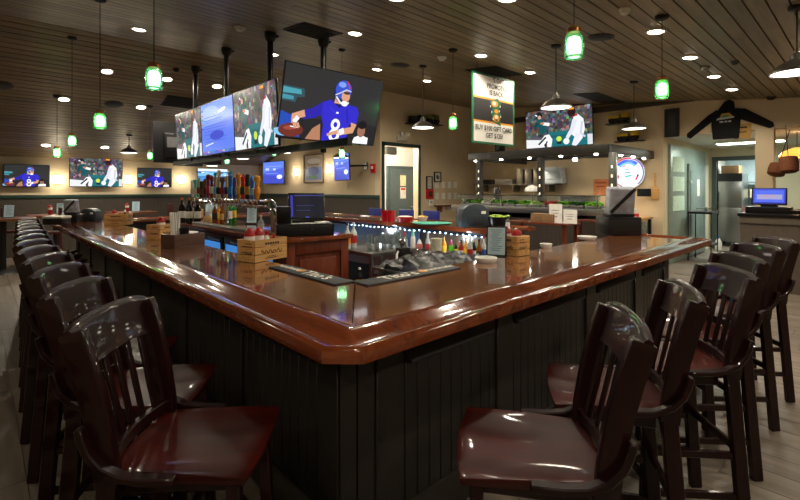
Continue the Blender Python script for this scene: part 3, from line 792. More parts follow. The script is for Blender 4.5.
# the rows go on out of the picture, over and behind the camera
extra = [(x, y) for y in (-1.6, -.1) for x in (-1.8, .4, 2.6, 5.0, 7.4)] + [(-1.6, 3.2), (-1.7, 6.2)]
spots += [Vector((x, y, ceil_z(y))) for x, y in extra]
d0 = down()
for i, p in enumerate(spots):
    o = d0 if i == 0 else copy_tree(d0)
    o.location = p; o.rotation_euler = (math.atan(.10 if p.y < YD else -.263), 0, 0)
    lamp('bulb', 'SPOT', o, (0, 0, -.03), DOWN_W if i < len(dl) else DOWN_W*.3, WARM, .06, 155, .55)

# mason jar pendants
m_glass = M('jar_glass', (214, 255, 226), .08, trans=0.9, var=.02)
m_glow = M('green_glow', (120, 255, 140), .4, emit=(120, 255, 130), estr=9)
m_glow2 = M('mint_glow', (200, 255, 220), .4, emit=(176, 255, 196), estr=6)
m_cord = M('brown_cord', (30, 24, 20), .7)
m_lid = M('copper_lid', (168, 110, 64), .35, .8)
def jar(x, y, zc, bright, label, s=1.0):
    t = thing('jar_pendant', label, 'pendant lamp', (x, y, zc-.1*s), group='mason jar pendants hanging around the bar')
    t.scale = (s, s, s)
    MB().lathe([(.04, 0), (.056, .006), (.06, .02), (.06, .125), (.056, .145), (.042, .165), (.04, .19), (.037, .19), (.039, .165), (.053, .142), (.057, .12), (.057, .02), (.04, .008)], 18).build('jar', m_glass, t)
    MB().lathe([(.0001, .02), (.035, .025), (.045, .06), (.045, .11), (.035, .14), (.0001, .155)], 14).build('fairy_light_bundle', m_glow if bright else m_glow2, t)
    MB().lathe([(.045, .17), (.046, .196), (.04, .204), (.008, .206), (.008, .225)], 18).build('lid', m_lid, t)
    top_ = (ceil_z(y) - (zc-.1*s))/s
    MB().cyl((0, 0, .2), (0, 0, top_-.02), .0035, n=6).build('cord', m_cord, t)
    MB().lathe([(.012, -.035), (.05, -.03), (.06, -.012), (.06, .004)], 16, (0, 0, top_)).build('ceiling_rose', m_cord, t)
    lamp('bulb', 'POINT', t, (0, 0, .09), JAR_W*(1.3 if bright else .9), (.45, 1, .5), .06)
J = 'green glowing mason jar pendant over the bar'
for (px, py, d, br, s, lab) in (
    (154, 77, 3.47, 0, 1.0, 'pale green mason jar pendant above the napkin box on the long counter'),
    (100, 120, 4.85, 1, 1.0, 'bright green mason jar pendant above the far stretch of the long counter'),
    (72, 140, 6.5, 0, .95, 'mason jar pendant above the rounded black printer at the counter end'),
    (57, 152, 8.0, 1, 1.0, 'small green mason jar pendant between two screens of the television wall'),
    (150, 155, 9.0, 1, .9, 'green mason jar pendant beside the rear of the hanging television'),
    (574, 44, 2.9, 0, 1.0, 'clear mint mason jar pendant above the menu stand and white dish'),
    (662, 88, 4.2, 1, 1.0, 'bright green mason jar pendant above the end of the counter'),
    (453, 122, 6.0, 1, 1.0, 'bright green mason jar pendant beside the hanging promotion sign'),
    (227, 160, 10.0, 0, .9, 'green mason jar pendant under the hanging schedule screen'),
    (274, 152, 10.0, 0, .9, 'green mason jar pendant behind the tap tower beside a dome lamp'),
    (342, 153, 6.45, 0, .8, 'green mason jar pendant below the tilted quarterback screen')):
    p = PD(px, py, d); jar(p.x, p.y, p.z, br, lab, s)

# metal dome pendants
m_dome = M('brushed_dome_metal', (150, 147, 142), .28, .95)
m_diff = M('dome_diffuser', (255, 252, 240), .4, emit=(255, 248, 232), estr=5)
def dome(p, label):
    t = thing('dome_pendant', label, 'pendant lamp', p, group='metal dome pendants')
    MB().lathe([(.185, 0), (.185, .018), (.17, .03), (.12, .075), (.07, .1), (.045, .115), (.045, .15), (.02, .165), (.02, .19), (.014, .19), (.014, .15), (.04, .11), (.11, .07), (.165, .026), (.175, .0)], 24, caps=False).build('shade', m_dome, t)
    MB().lathe([(.0001, -.004), (.1, -.002), (.172, .006), (.172, .016), (.0001, .016)], 24).build('diffuser', m_diff, t)
    h = ceil_z(p[1]) - p[2]
    MB().cyl((0, 0, .18), (0, 0, h-.02), .006, n=8).build('stem', m_black, t)
    MB().lathe([(.012, -.04), (.055, -.03), (.062, -.01), (.062, .004)], 16, (0, 0, h)).build('ceiling_rose', m_black, t)
    lamp('bulb', 'SPOT', t, (0, 0, -.03), DOME_W, (1, .93, .8), .12, 150, .6)
for (px, py, d, lab) in ((423, 128, 7.2, 'metal dome pendant hanging in front of the vestibule wall'), (556, 108, 5.45, 'metal dome pendant in front of the large salad bar television'),
    (634, 129, 7.3, 'metal dome pendant beside the yellow toy trucks'), (797, 73, 3.75, 'metal dome pendant above the last stools of the kitchen side'),
    (129, 153, 10.2, 'metal dome pendant in front of the television wall'), (212, 166, 12.6, 'metal dome pendant above the wall television with blue picture'),
    (243, 159, 12.4, 'metal dome pendant between tap handles and schedule screen'), (284, 153, 11.4, 'metal dome pendant close to the poster'), (341, 158, 9.9, 'metal dome pendant in front of the swivel television')):
    dome(PD(px, py, d), lab)

# vents, speakers, detectors
m_vent = M('vent_grille', (26, 25, 23), .6)
def vent(px, py, wx, wy, label):
    p = PC(px, py); sl = .10 if p.y < YD else -.263
    t = thing('air_vent', label, 'air vent', p, group='dark ceiling vents'); t.rotation_euler = (math.atan(sl), 0, 0)
    MB().box((-wx/2, -wy/2, -.012), (wx/2, wy/2, .002)).build('frame', m_vent, t, .003)
    for k in range(7):
        yy = -wy/2 + wy*(k+.5)/7
        MB().cbox((0, yy, -.016), (wx-.06, .012, .014)).build('louvre', m_vent, t)
vent(313, 31, .55, .5, 'square dark ceiling vent beside the pole of the tilted screen'); vent(180, 102, .6, .5, 'square dark ceiling vent behind the hanging television row')
vent(494, 72, .75, .6, 'square dark ceiling vent behind the promotion sign'); vent(600, 98, 1.4, .5, 'long dark ceiling vent above the salad bar television')
def speaker(px, py, r, label):
    p = PC(px, py); t = thing('ceiling_speaker', label, 'speaker', p, group='round ceiling speakers')
    t.rotation_euler = (math.atan(.10 if p.y < YD else -.263), 0, 0)
    MB().lathe([(.0001, -.012), (r*.8, -.012), (r*.86, -.006)], 24).build('grille', m_vent, t)
    MB().lathe([(r*.86, -.01), (r, -.008), (r, .003), (r*.86, .003)], 24, caps=False).build('rim', m_black, t)
speaker(601, 37, .14, 'round dark ceiling speaker beside the clear mint jar pendant'); speaker(400, 65, .16, 'round dark ceiling speaker behind the tilted quarterback screen'); speaker(114, 104, .16, 'round dark ceiling speaker above the largest wall television'); speaker(1, 85, .16, 'round dark ceiling speaker close to the side wall')
def detector(px, py, label, mat, r=.06):
    p = PC(px, py); t = thing('smoke_detector', label, 'smoke detector', p, group='small round ceiling detectors')
    t.rotation_euler = (math.atan(.10 if p.y < YD else -.263), 0, 0)
    MB().lathe([(r, .003), (r, -.014), (r*.85, -.024)], 20).build('base', mat, t)
    MB().lathe([(r*.8, -.02), (r*.72, -.04), (r*.4, -.052), (.0001, -.054)], 20).build('cap', mat, t)
detector(625, 9, 'cream smoke detector between the clear jar pendant and the downlights', m_cream, .055); detector(442, 57, 'white smoke detector in front of the promotion sign', m_white, .07); detector(240, 27, 'cream ceiling disc between the hanging poles', m_cream, .07)
m_gg = M('grey_green_plastic', (70, 78, 68), .5)
detector(735, 61, 'grey green ceiling sensor beside the row of downlights', m_gg, .045); detector(705, 67, 'clear ceiling sensor between the row of downlights', m_steel, .06); detector(771, 97, 'dark ceiling sensor above the hooded jumper', m_vent, .07); detector(176, 69, 'small dark ceiling sensor next to the pale jar pendant', m_vent, .05)

# wall sconces
m_scon = M('sconce_glass', (255, 240, 210), .4, emit=(255, 236, 200), estr=9)
def sconce(p, rz, label):
    t = thing('wall_sconce', label, 'wall lamp', p, rz, 'frosted wall sconces')
    MB().box((-.06, -.012, -.12), (.06, 0, .12)).build('back_plate', m_steel, t, .004)
    pts = [(.075*math.cos(a), -.012-.07*math.sin(a)) for a in [PI*i/10 for i in range(11)]]
    MB().prism(pts, -.1, .1).build('shade', m_scon, t)
    lamp('bulb', 'POINT', t, (0, -.16, 0), 7, (1, .88, .66), .06)
for (px, lab) in ((57.5, 'lit wall sconce between the quarterback screen and the largest screen'), (128, 'lit wall sconce right beside the largest wall television'), (181, 'lit wall sconce between quarterback screen and white-blue screen')):
    sconce(PY(px, 179.5, YL), 0, lab)
sconce(PX(296.5, 172, XA), -PI/2, 'lit wall sconce between blue television and framed poster'); sconce(PX(329.5, 169, XA), -PI/2, 'lit wall sconce behind the swivel television')

# ================================================================== things on the bar
TOPZ = 1.066
m_crate = M_wood('crate_pine', (190, 140, 78), (222, 176, 108), 0, rough=.6, rnd=.08, scale=1.5)
m_brand = M('burnt_print', (54, 34, 20), .7)
m_ketch = M('ketchup_red', (168, 22, 26), .3)
m_lab = M('paper_label', (236, 232, 224), .7)
m_must = M('mustard_yellow', (226, 178, 40), .35)
m_clear = M('clear_glass', (226, 236, 234), .06, trans=.92, var=.02)
m_wplast = M('white_plastic', (236, 236, 230), .4, var=.03)
m_dwood = M_wood('napkin_box_wood', (70, 46, 36), (96, 66, 52), 0, rough=.4, coat=.3, rnd=.05)

def crate(loc, rz, label, W=.26, D=.16, H=.15, marks=True):
    t = thing('condiment_crate', label, 'crate', loc, rz, 'pine condiment crates on the bar')
    n = 3; h = H/n
    for k in range(n):
        for s in (-1, 1):
            MB().box((-W/2, s*D/2-.005, k*h+.002), (W/2, s*D/2+.005, (k+1)*h-.002)).build('slat', m_crate, t, .0015, 1)
    for s in (-1, 1):
        for k in range(n): MB().box((s*W/2-.005, -D/2+.006, k*h+.002), (s*W/2+.005, D/2-.006, (k+1)*h-.002)).build('slat', m_crate, t, .0015, 1)
    MB().box((-W/2+.005, -D/2+.005, .002), (W/2-.005, D/2-.005, .01)).build('bottom', m_crate, t)
    if marks:
        # burnt print: logo patch, script stroke, small lines
        y = -D/2-.0056
        b = MB()
        def bar(u0, z0, u1, z1): b.box((u0*W-W/2, y, z0*H), (u1*W-W/2, y+.0008, z1*H))
        for i in range(6): bar(.3+.075*i, .74, .355+.075*i, .84)
        bar(.3, .12, .66, .15); bar(.36, .2, .62, .22)
        pts = [(-W/2+W*(.18+.64*i/24), y, H*(.43+.1*math.sin(i*1.35)*(1 if i % 3 else .5))) for i in range(25)]
        b.tube(pts, .0028, 5)
        b.build('burnt_print', m_brand, t)
        b = MB(); x = -W/2-.0056
        for z, u in ((.8, .5), (.68, .7), (.42, .8), (.36, .6)): b.box((x, -D/2+.02, H*z), (x+.0008, -D/2+.02+(D-.04)*u, H*(z+.035)))
        b.build('burnt_print', m_brand, t)
        b = MB(); x = W/2+.0048
        for z, u in ((.8, .5), (.68, .7), (.42, .8), (.36, .6)): b.box((x, -D/2+.02, H*z), (x+.0008, -D/2+.02+(D-.04)*u, H*(z+.035)))
        b.build('burnt_print', m_brand, t)
    return t
def ketchup(loc, label, h=.2, r=.033):
    t = thing('ketchup_bottle', label, 'bottle', loc, random.uniform(0, 6), 'red ketchup bottles in the crates')
    MB().lathe([(r*.8, 0), (r, .01), (r*1.12, h*.5), (r*1.15, h*.78), (r*.95, h*.9), (r*.6, h*.95), (r*.5, h*.96)], 14).build('bottle', m_ketch, t)
    MB().lathe([(r*.5, h*.955), (r*.45, h*.99), (.0001, h)], 12).build('cap', m_ketch, t)
    MB().lathe([(r*1.14, h*.5), (r*1.165, h*.74)], 14, caps=False).build('paper_label', m_lab, t)
    return t
def sauce(loc, label, body, cap, h=.15, r=.024, name='sauce_bottle'):
    t = thing(name, label, 'bottle', loc)
    MB().lathe([(r*.9, 0), (r, .006), (r, h*.6), (r*.5, h*.78), (r*.4, h*.84)], 12).build('bottle', body, t)
    MB().lathe([(r*.5, h*.83), (r*.5, h*.97), (.0001, h)], 12).build('cap', cap, t)
    return t
def at(px, py, z=TOPZ): return PZ(px, py, z)
m_amber = M('amber_sauce', (120, 60, 26), .2)

# big crate facing the corner
p = at(258, 261); rz = math.radians(16)
crate((p.x+.06, p.y+.05, TOPZ), rz, 'pine condiment crate with burnt lettering facing the bar corner', .3, .17, .155)
def rel(c, rz, dx, dy): return (c[0]+dx*math.cos(rz)-dy*math.sin(rz), c[1]+dx*math.sin(rz)+dy*math.cos(rz), TOPZ+.011)
c = (p.x+.06, p.y+.05)
ketchup(rel(c, rz, -.1, .02), 'red ketchup bottle at the end of the big pine crate', .22, .033); ketchup(rel(c, rz, -.02, .02), 'red ketchup bottle beside the sauces in the big pine crate', .22, .033)
sauce(rel(c, rz, .055, .02), 'sauce bottle with red cap and pale label in the big pine crate', m_lab, m_ketch, .19, .026); sauce(rel(c, rz, .115, .01), 'small hot sauce bottle with red cap in the big pine crate', m_amber, m_ketch, .165, .018)
# napkin caddy further along
p = at(178, 247.5); rz = math.radians(20)
t = thing('napkin_box', 'dark wooden napkin box holding straws and a black cup', 'napkin box', (p.x+.06, p.y+.06, TOPZ), rz)
W, D, Hh = .3, .18, .115
MB().box((-W/2, -D/2, 0), (W/2, -D/2+.012, Hh)).build('side', m_dwood, t, .002); MB().box((-W/2, D/2-.012, 0), (W/2, D/2, Hh)).build('side', m_dwood, t, .002)
MB().box((-W/2, -D/2+.012, 0), (-W/2+.012, D/2-.012, Hh)).build('end', m_dwood, t, .002); MB().box((W/2-.012, -D/2+.012, 0), (W/2, D/2-.012, Hh)).build('end', m_dwood, t, .002)
MB().box((-W/2+.012, -D/2+.012, .09), (W/2-.012, D/2-.012, .1)).build('tray', m_dwood, t)
c = t.location
def relz(c, rz, dx, dy, z): return (c[0]+dx*math.cos(rz)-dy*math.sin(rz), c[1]+dx*math.sin(rz)+dy*math.cos(rz), z)
for k in range(9):
    o = tag(MB().cyl((0, 0, 0), (random.uniform(-.02, .02), random.uniform(-.02, .02), .2), .005, n=8).build('drinking_straw', m_wplast), 'white paper-wrapped drinking straw standing in the napkin box', 'straw', 'white straws in the napkin box')
    o.location = relz(c, rz, -.1+.016*(k % 5), .0+.018*(k//5), TOPZ+.101)
t = thing('bar_cup', 'small black plastic cup standing on the napkin box', 'cup', relz(c, rz, -.01, -.03, TOPZ+.1))
MB().lathe([(.03, 0), (.04, .06), (.042, .06), (.036, .004), (.0001, .004)], 16).build('cup_body', m_gloss, t); MB().lathe([(.04, .056), (.044, .058), (.044, .064), (.04, .064)], 16, caps=False).build('rim', m_gloss, t)
for k in range(3):
    o = tag(MB().cbox((0, 0, .004), (.12, .11, .006), Matrix.Rotation(.2*k, 3, 'Z')).build('paper_napkin', m_wplast), 'white paper napkin lying stacked on the napkin box', 'napkin', 'napkins on the napkin box')
    o.location = relz(c, rz, .07, .02, TOPZ+.101+.007*k)
# small crates down the long counter
p = at(158, 240); crate((p.x+.05, p.y+.1, TOPZ), math.radians(35), 'pine condiment crate behind the dark napkin box', .2, .15, .15)
ketchup((p.x+.05, p.y+.08, TOPZ+.011), 'red ketchup bottle in the crate behind the napkin box', .21, .033)
p = at(108, 225.5); c = (p.x+.14, p.y+.06); crate((c[0], c[1], TOPZ), math.radians(-38), 'pine condiment crate beside the rounded black printer', .3, .17, .155)
ketchup((c[0]-.05, c[1]+.02, TOPZ+.011), 'red ketchup bottle in the crate beside the printer', .2); sauce((c[0]+.07, c[1]-.03, TOPZ+.011), 'white-capped sauce bottle in the crate beside the printer', m_amber, m_wplast, .2, .026)
# crate on the kitchen side with menu stand
p = at(522, 256); c = (p.x+.02, p.y+.09); rz = math.radians(-95)
crate((c[0], c[1], TOPZ), rz, 'pine condiment crate standing next to the black menu stand', .19, .15, .15)
ketchup((c[0]-.025, c[1]+.05, TOPZ+.011), 'red ketchup bottle in the crate next to the menu stand', .205, .036); ketchup((c[0]-.02, c[1]-.045, TOPZ+.011), 'second red ketchup bottle, shorter, in the crate next to the menu stand', .19, .033)
sauce((c[0]+.04, c[1]+.0, TOPZ+.011), 'white-topped sauce bottle in the crate next to the menu stand', m_lab, m_wplast, .19, .026)
def menu(loc, rz, label, W=.13, H=.23):
    t = thing('menu_stand', label, 'menu stand', loc, rz, 'framed drink menus')
    m = Matrix.Rotation(-.12, 4, 'X')
    MB().box((-W/2, 0, 0), (W/2, .012, H)).xf(m).build('frame', m_gloss, t, .003)
    sh = [((196, 226, 236), rect(0, 0, 1, 1))] + [((110, 150, 170), rect(.16+.05*(k % 3), .9-.075*k, .84-.07*(k % 4), .925-.075*k)) for k in range(11)]
    me = picture_mesh('menu_page', W-.022, H-.022, sh); me.transform(Matrix.Translation((0, -.0015, .011))); me.transform(m)
    put('menu_page', me, m_print, t)
    MB().box((-W/2, -.04, 0), (W/2, .045, .006)).build('foot', m_gloss, t)
    return t
p = at(498.5, 256.5); menu((p.x, p.y+.02, TOPZ), math.radians(-62), 'black-framed drink menu stand with pale blue page on the counter', .15, .225)
# white dishes
def dish(px, py, r, label):
    p = at(px, py); t = thing('white_dish', label, 'dish', (p.x, p.y, TOPZ), 0, 'white dishes on the counter')
    MB().lathe([(r*.8, 0), (r*.95, .012), (r, .028), (r*.95, .028), (r*.78, .01), (.0001, .008)], 24).build('bowl', m_wplast, t)
    MB().lathe([(r*.93, .024), (r*1.02, .028), (r*1.02, .033), (r*.93, .031)], 24, caps=False).build('rim', m_wplast, t)
dish(486, 262, .075, 'round white dish beside the menu stand'); dish(587, 239.5, .09, 'shallow white dish in front of the covered terminal'); dish(546, 247.5, .05, 'small white saucer next to the pine crate')

# ---- covered payment terminals seen from behind
m_film = M('grey_plastic_film', (150, 154, 162), .25, var=.35, scale=9, bump=.6)
def terminal(loc, rz, label, s=1.0):
    t = thing('payment_terminal', label, 'terminal', loc, rz, 'covered payment terminals'); t.scale = (s, s, s)
    MB().box((-.18, -.16, 0), (.18, .16, .2)).build('cash_drawer', m_gloss, t, .012)
    MB().box((-.17, -.166, .02), (.17, -.16, .17)).build('drawer_front', m_black, t, .004)
    bm_ = MB().box((-.14, -.06, .22), (.14, .07, .53)).xf(Matrix.Rotation(.14, 4, 'X'))
    bm_.build('plastic_cover', m_film, t, .03, 3)
    a = Matrix.Rotation(.14, 4, 'X')
    MB().beam((-.13, -.068, .26), (.12, -.068, .52), .035, .012, (0, 1, 0)).xf(a).build('black_strap', m_black, t)
    MB().box((-.12, -.13, .2), (.12, .1, .235)).build('stand', m_gloss, t, .01)
    return t
p = at(627, 236); terminal((p.x+.12, p.y+.14, TOPZ), math.radians(-42), 'covered payment terminal on a black cash drawer at the kitchen end')
p = PY(73, 200, 8.28); terminal((p.x, p.y, TOPZ), math.radians(-40), 'covered payment terminal with black strap at the far counter end', .66)
def printer(loc, rz, label, s=1.0, mat=None):
    t = thing('receipt_printer', label, 'printer', loc, rz, 'rounded receipt printers'); t.scale = (s, s, s)
    pts = [(-.16, 0), (.16, 0), (.165, .1), (.14, .19), (.08, .235), (0, .245), (-.08, .235), (-.14, .19), (-.165, .1)]
    MB().prism(pts, -.09, .09, Matrix.Rotation(PI/2, 4, 'X')).build('housing', M('slate_plastic', (52, 60, 66), .4), t, .012)
    MB().box((-.1, -.095, .03), (.1, -.088, .12)).build('cover_flap', M('slate_flap', (44, 50, 56), .45), t, .002)
    MB().box((.06, -.097, .14), (.11, -.09, .17)).build('sticker', m_lab, t)
p = at(87, 221.5); printer((p.x+.06, p.y+.05, TOPZ), math.radians(-48), 'rounded slate receipt printer at the far end of the long counter', .82)
p = PZ(468, 227, TOPZ); printer((p.x+.1, p.y, TOPZ), math.radians(-30), 'rounded slate receipt printer on the rear counter before the salad bar', 1.25)
# clear plastic cup at the kitchen end
p = at(643, 234.5); t = thing('plastic_cup', 'clear plastic cup beside the covered terminal at the kitchen end', 'cup', (p.x, p.y, TOPZ))
MB().lathe([(.03, 0), (.042, .13), (.044, .13), (.044, .136), (.04, .136), (.029, .004), (.0001, .004)], 18).build('cup_body', m_clear, t); MB().lathe([(.028, .006), (.036, .08), (.0001, .08)], 14).build('ice_water', M('iced_water', (226, 232, 232), .15, trans=.7), t)
# black bar mats with printed names, along the inner edge
m_mat = M('rubber_mat', (34, 40, 42), .6)
m_matp = M('mat_print', (245, 240, 220), .6); m_mato = M('mat_orange', (224, 148, 44), .6)
t = thing('bar_mat', 'black rubber bar mat with printed lettering, along the kitchen-side inner edge', 'bar mat', (0, 0, TOPZ), 0, 'printed rubber bar mats')
MB().box((IX-.02, IY-.135, 0), (IX+.74, IY-.004, .008)).build('rubber_strip', m_mat, t, .002)
lettering("Tito's", .12, m_matp, t, (IX+.27, IY-.068, .0095), (0, 0, 0)); MB().cyl((IX+.475, IY-.056, .008), (IX+.475, IY-.056, .0094), .03, n=20).xf(Matrix.Translation((0, 0, 0))).build('printed_badge', m_mato, t)
lettering('Handmade', .07, m_matp, t, (IX+.61, IY-.056, .0095), (0, 0, 0), sx=.85)
t = thing('bar_mat', 'black rubber bar mat with printed lettering, along the long inner edge', 'bar mat', (0, 0, TOPZ), 0, 'printed rubber bar mats')
MB().box((IX-.135, IY+.0, 0), (IX-.004, IY+.72, .008)).build('rubber_strip', m_mat, t, .002)
lettering("Tito's", .12, m_matp, t, (IX-.068, IY+.27, .0095), (0, 0, -PI/2)); MB().cyl((IX-.055, IY+.46, .008), (IX-.055, IY+.46, .0094), .03, n=20).build('printed_badge', m_mato, t)
lettering('Handmade', .07, m_matp, t, (IX-.055, IY+.6, .0095), (0, 0, -PI/2), sx=.85)

# ================================================================== back bar island
random.seed(21)
QX0, QX1, QY0, QY1, QZ = 2.18, 3.05, 3.98, 7.4, 1.07
m_cab = M_wood('cabinet_mahogany', (78, 32, 18), (120, 56, 30), 2, rough=.3, coat=.4, rnd=.05)
isl = thing('back_bar_cabinet', 'mahogany back bar cabinet with framed end panel behind the counter', 'cabinet')
MB().box((QX0+.06, QY0+.06, 0), (QX1-.04, QY1-.04, QZ-.045)).build('body', m_cab, isl, smooth=False)
MB().box((QX0, QY0, QZ-.045), (QX1, QY1, QZ)).build('top', m_rail, isl, .008)
for (x0, x1, z0, z1) in ((QX0+.06, QX0+.16, .1, QZ-.05), (QX1-.14, QX1-.04, .1, QZ-.05), (QX0+.16, QX1-.14, QZ-.17, QZ-.05), (QX0+.16, QX1-.14, .1, .22)):
    MB().box((x0, QY0+.035, z0), (x1, QY0+.06, z1)).build('frame_rail', m_cab, isl, .004)
MB().box((QX0+.22, QY0+.045, .28), (QX1-.2, QY0+.06, QZ-.23)).build('raised_panel', m_cab, isl, .012)
m_blueg = M('lit_cooler_glass', (90, 150, 200), .15, emit=(60, 130, 210), estr=.7)
for k in range(4):
    y0 = QY0+.2+.68*k
    dr = MB().box((QX0+.03, y0, .18), (QX0+.06, y0+.62, .98)).build('cooler_door', m_black, isl, .006)
    MB().box((QX0+.024, y0+.06, .25), (QX0+.032, y0+.56, .9)).build('pane', m_blueg, dr)
    MB().tube([(QX0+.03, y0+.1, .93), (QX0-.02, y0+.12, .95), (QX0-.02, y0+.3, .95), (QX0+.03, y0+.32, .93)], .012).build('handle', m_chrome, dr)

# ---- register on the island
p = (2.62, 4.32)
t = thing('cash_register', 'black touch screen register on a cash drawer at the island end', 'register', (p[0], p[1], QZ), math.radians(-25))
MB().box((-.3, -.22, 0), (.3, .2, .13)).build('cash_drawer', m_gloss, t, .006)
MB().box((-.28, -.226, .015), (.28, -.22, .115)).build('drawer_front', m_black, t, .004)
MB().cyl((.06, -.232, .07), (.06, -.222, .07), .012).build('lock', m_chrome, t)
MB().box((-.12, -.02, .13), (.12, .14, .16)).build('stand_foot', m_gloss, t, .006)
a = Matrix.Translation((.04, -.02, .17)) @ Matrix.Rotation(-.3, 4, 'X')
MB().box((-.05, .02, -.04), (.05, .08, .2)).xf(a).build('stand_neck', m_gloss, t, .006)
MB().box((-.2, 0, .0), (.2, .035, .3)).xf(a).build('monitor', m_gloss, t, .006)
sh = [((18, 19, 26), rect(0, 0, 1, 1)), ((22, 24, 34), rect(.18, .1, .95, .9)), ((52, 50, 150), rect(.03, .05, .1, .95)), ((60, 66, 120), rect(.14, .92, .98, .96)), ((48, 60, 110), rect(.2, .3, .6, .32)), ((48, 60, 110), rect(.2, .5, .7, .52)), ((70, 80, 170), rect(.45, .0, .56, .04))]
me = picture_mesh('screen', .375, .27, sh); me.transform(Matrix.Translation((0, -.002, .015))); me.transform(a); put('screen', me, m_screen, t)
MB().box((-.29, -.1, .13), (-.14, .15, .31)).build('card_reader_block', m_gloss, t, .01)
# papers lying on the drawer
for k in range(6):
    o = tag(MB().cbox((0, 0, .002), (.1, .06, .003)).build('receipt_slip', m_lab), 'white receipt slip lying on the register drawer', 'receipt', 'receipt slips on the register drawer')
    o.location = relz(p, math.radians(-25), -.1+.055*k, -.17+.012*(k % 3), QZ+.132); o.rotation_euler = (0, 0, k*.5)

# ---- beer tap tower: pipe on columns with handles
TX = 2.45; TZ = 1.40
tw = thing('beer_tower', 'chrome beer tap tower with a long horizontal pipe', 'tap tower', (TX, 5.6, QZ))
L0, L1 = -.75, 1.42
MB().cyl((0, L0, TZ-QZ), (0, L1, TZ-QZ), .048, n=18).build('pipe', m_chrome, tw)
MB().tube([(0, L0, TZ-QZ), (0, L0-.07, TZ-QZ+.012), (0, L0-.13, TZ-QZ-.01), (0, L0-.18, TZ-QZ-.07), (0, L0-.2, TZ-QZ-.15), (0, L0-.2, 0)], .05, 14).build('column', m_chrome, tw)
MB().tube([(0, L1, TZ-QZ), (0, L1+.07, TZ-QZ+.012), (0, L1+.13, TZ-QZ-.01), (0, L1+.18, TZ-QZ-.07), (0, L1+.2, TZ-QZ-.15), (0, L1+.2, 0)], .05, 14).build('column', m_chrome, tw)
MB().cyl((0, .4, 0), (0, .4, TZ-QZ), .03, n=12).build('support_post', m_chrome, tw)
MB().box((-.22, L0-.1, 0), (-.08, L1-.35, .03)).build('drip_tray', m_steel, tw, .005)
cols = [((214, 210, 196), (190, 186, 180)), ((120, 200, 190), (200, 190, 160)), ((150, 176, 120), (110, 60, 40)), ((60, 40, 30), (96, 60, 40)), ((90, 60, 40), (60, 40, 30)), ((150, 30, 40), (180, 40, 46)), ((120, 24, 30), (210, 200, 190)),
        ((150, 150, 150), (120, 190, 220)), ((210, 190, 120), (20, 20, 22)), ((100, 90, 140), (140, 20, 40)), ((230, 170, 50), (30, 40, 90)), ((40, 110, 200), (60, 160, 220)), ((60, 70, 150), (40, 90, 190)), ((214, 140, 40), (240, 190, 60)),
        ((190, 40, 40), (40, 70, 50)), ((40, 36, 30), (220, 160, 60)), ((60, 120, 200), (150, 200, 230)), ((220, 150, 50), (200, 120, 30))]
random.seed(3)
nt_ = len(cols)
for i, (ca, cb) in enumerate(cols):
    y = L1 - .04 - (L1-L0-.06)*i/(nt_-1)
    t = thing('beer_tap', 'chrome beer tap with handle in %s, %s from the far column' % (['cream', 'mint', 'green and brown', 'dark brown', 'brown', 'red', 'dark red and silver', 'grey with cyan top', 'gold and black', 'violet and red', 'amber and navy', 'bright blue', 'indigo', 'orange', 'red and green', 'black and amber', 'pale blue', 'golden'][i], ORD[i]), 'beer tap', (TX-.05, 5.6+y, TZ), 0, 'beer taps on the tower')
    MB().cyl((0, 0, 0), (-.07, 0, 0), .013, n=8).cyl((-.055, 0, .02), (-.075, 0, -.06), .01, .008, 8).cyl((-.055, 0, .0), (-.055, 0, .045), .014, n=8).build('faucet', m_chrome, t)
    h = random.uniform(.29, .38); w_ = random.uniform(.024, .034)
    st_ = i % 4
    if st_ == 0: prof_ = [(.008, .04), (w_*.7, .06), (w_, h*.6), (w_*1.1, h*.9), (w_*.5, h), (.0001, h)]
    elif st_ == 1: prof_ = [(.008, .04), (w_*.9, .07), (w_*.8, h*.75), (w_*1.3, h*.82), (w_*1.3, h*.95), (.0001, h)]
    elif st_ == 2: prof_ = [(.008, .04), (w_*.5, .06), (w_*1.1, h*.45), (w_*.7, h*.7), (w_*1.0, h*.9), (.0001, h)]
    else: prof_ = [(.01, .04), (w_, .05), (w_, h*.95), (.0001, h)]
    prof_ = [(r*.9, z) for r, z in prof_]
    MB().lathe(prof_, 10).xf(Matrix.Translation((-.055, 0, 0))).build('handle', M('tap_%d' % i, ca, .35), t)
    MB().lathe([(w_*1.02, h*.3), (w_*1.12, h*.34), (w_*1.12, h*.52), (w_*1.02, h*.56)], 10, caps=False).xf(Matrix.Translation((-.055, 0, 0))).build('badge', M('tap_badge_%d' % i, cb, .35), t)
    if i in (7, 11): MB().ball((-.055, 0, h+.02), .026).build('finial', M('cyan_ball', (60, 190, 220), .3), t)
    if i == 8: MB().cyl((-.065, 0, h+.03), (-.045, 0, h+.03), .045, n=18).build('finial', M('cream_disc', (206, 196, 140), .4), t)

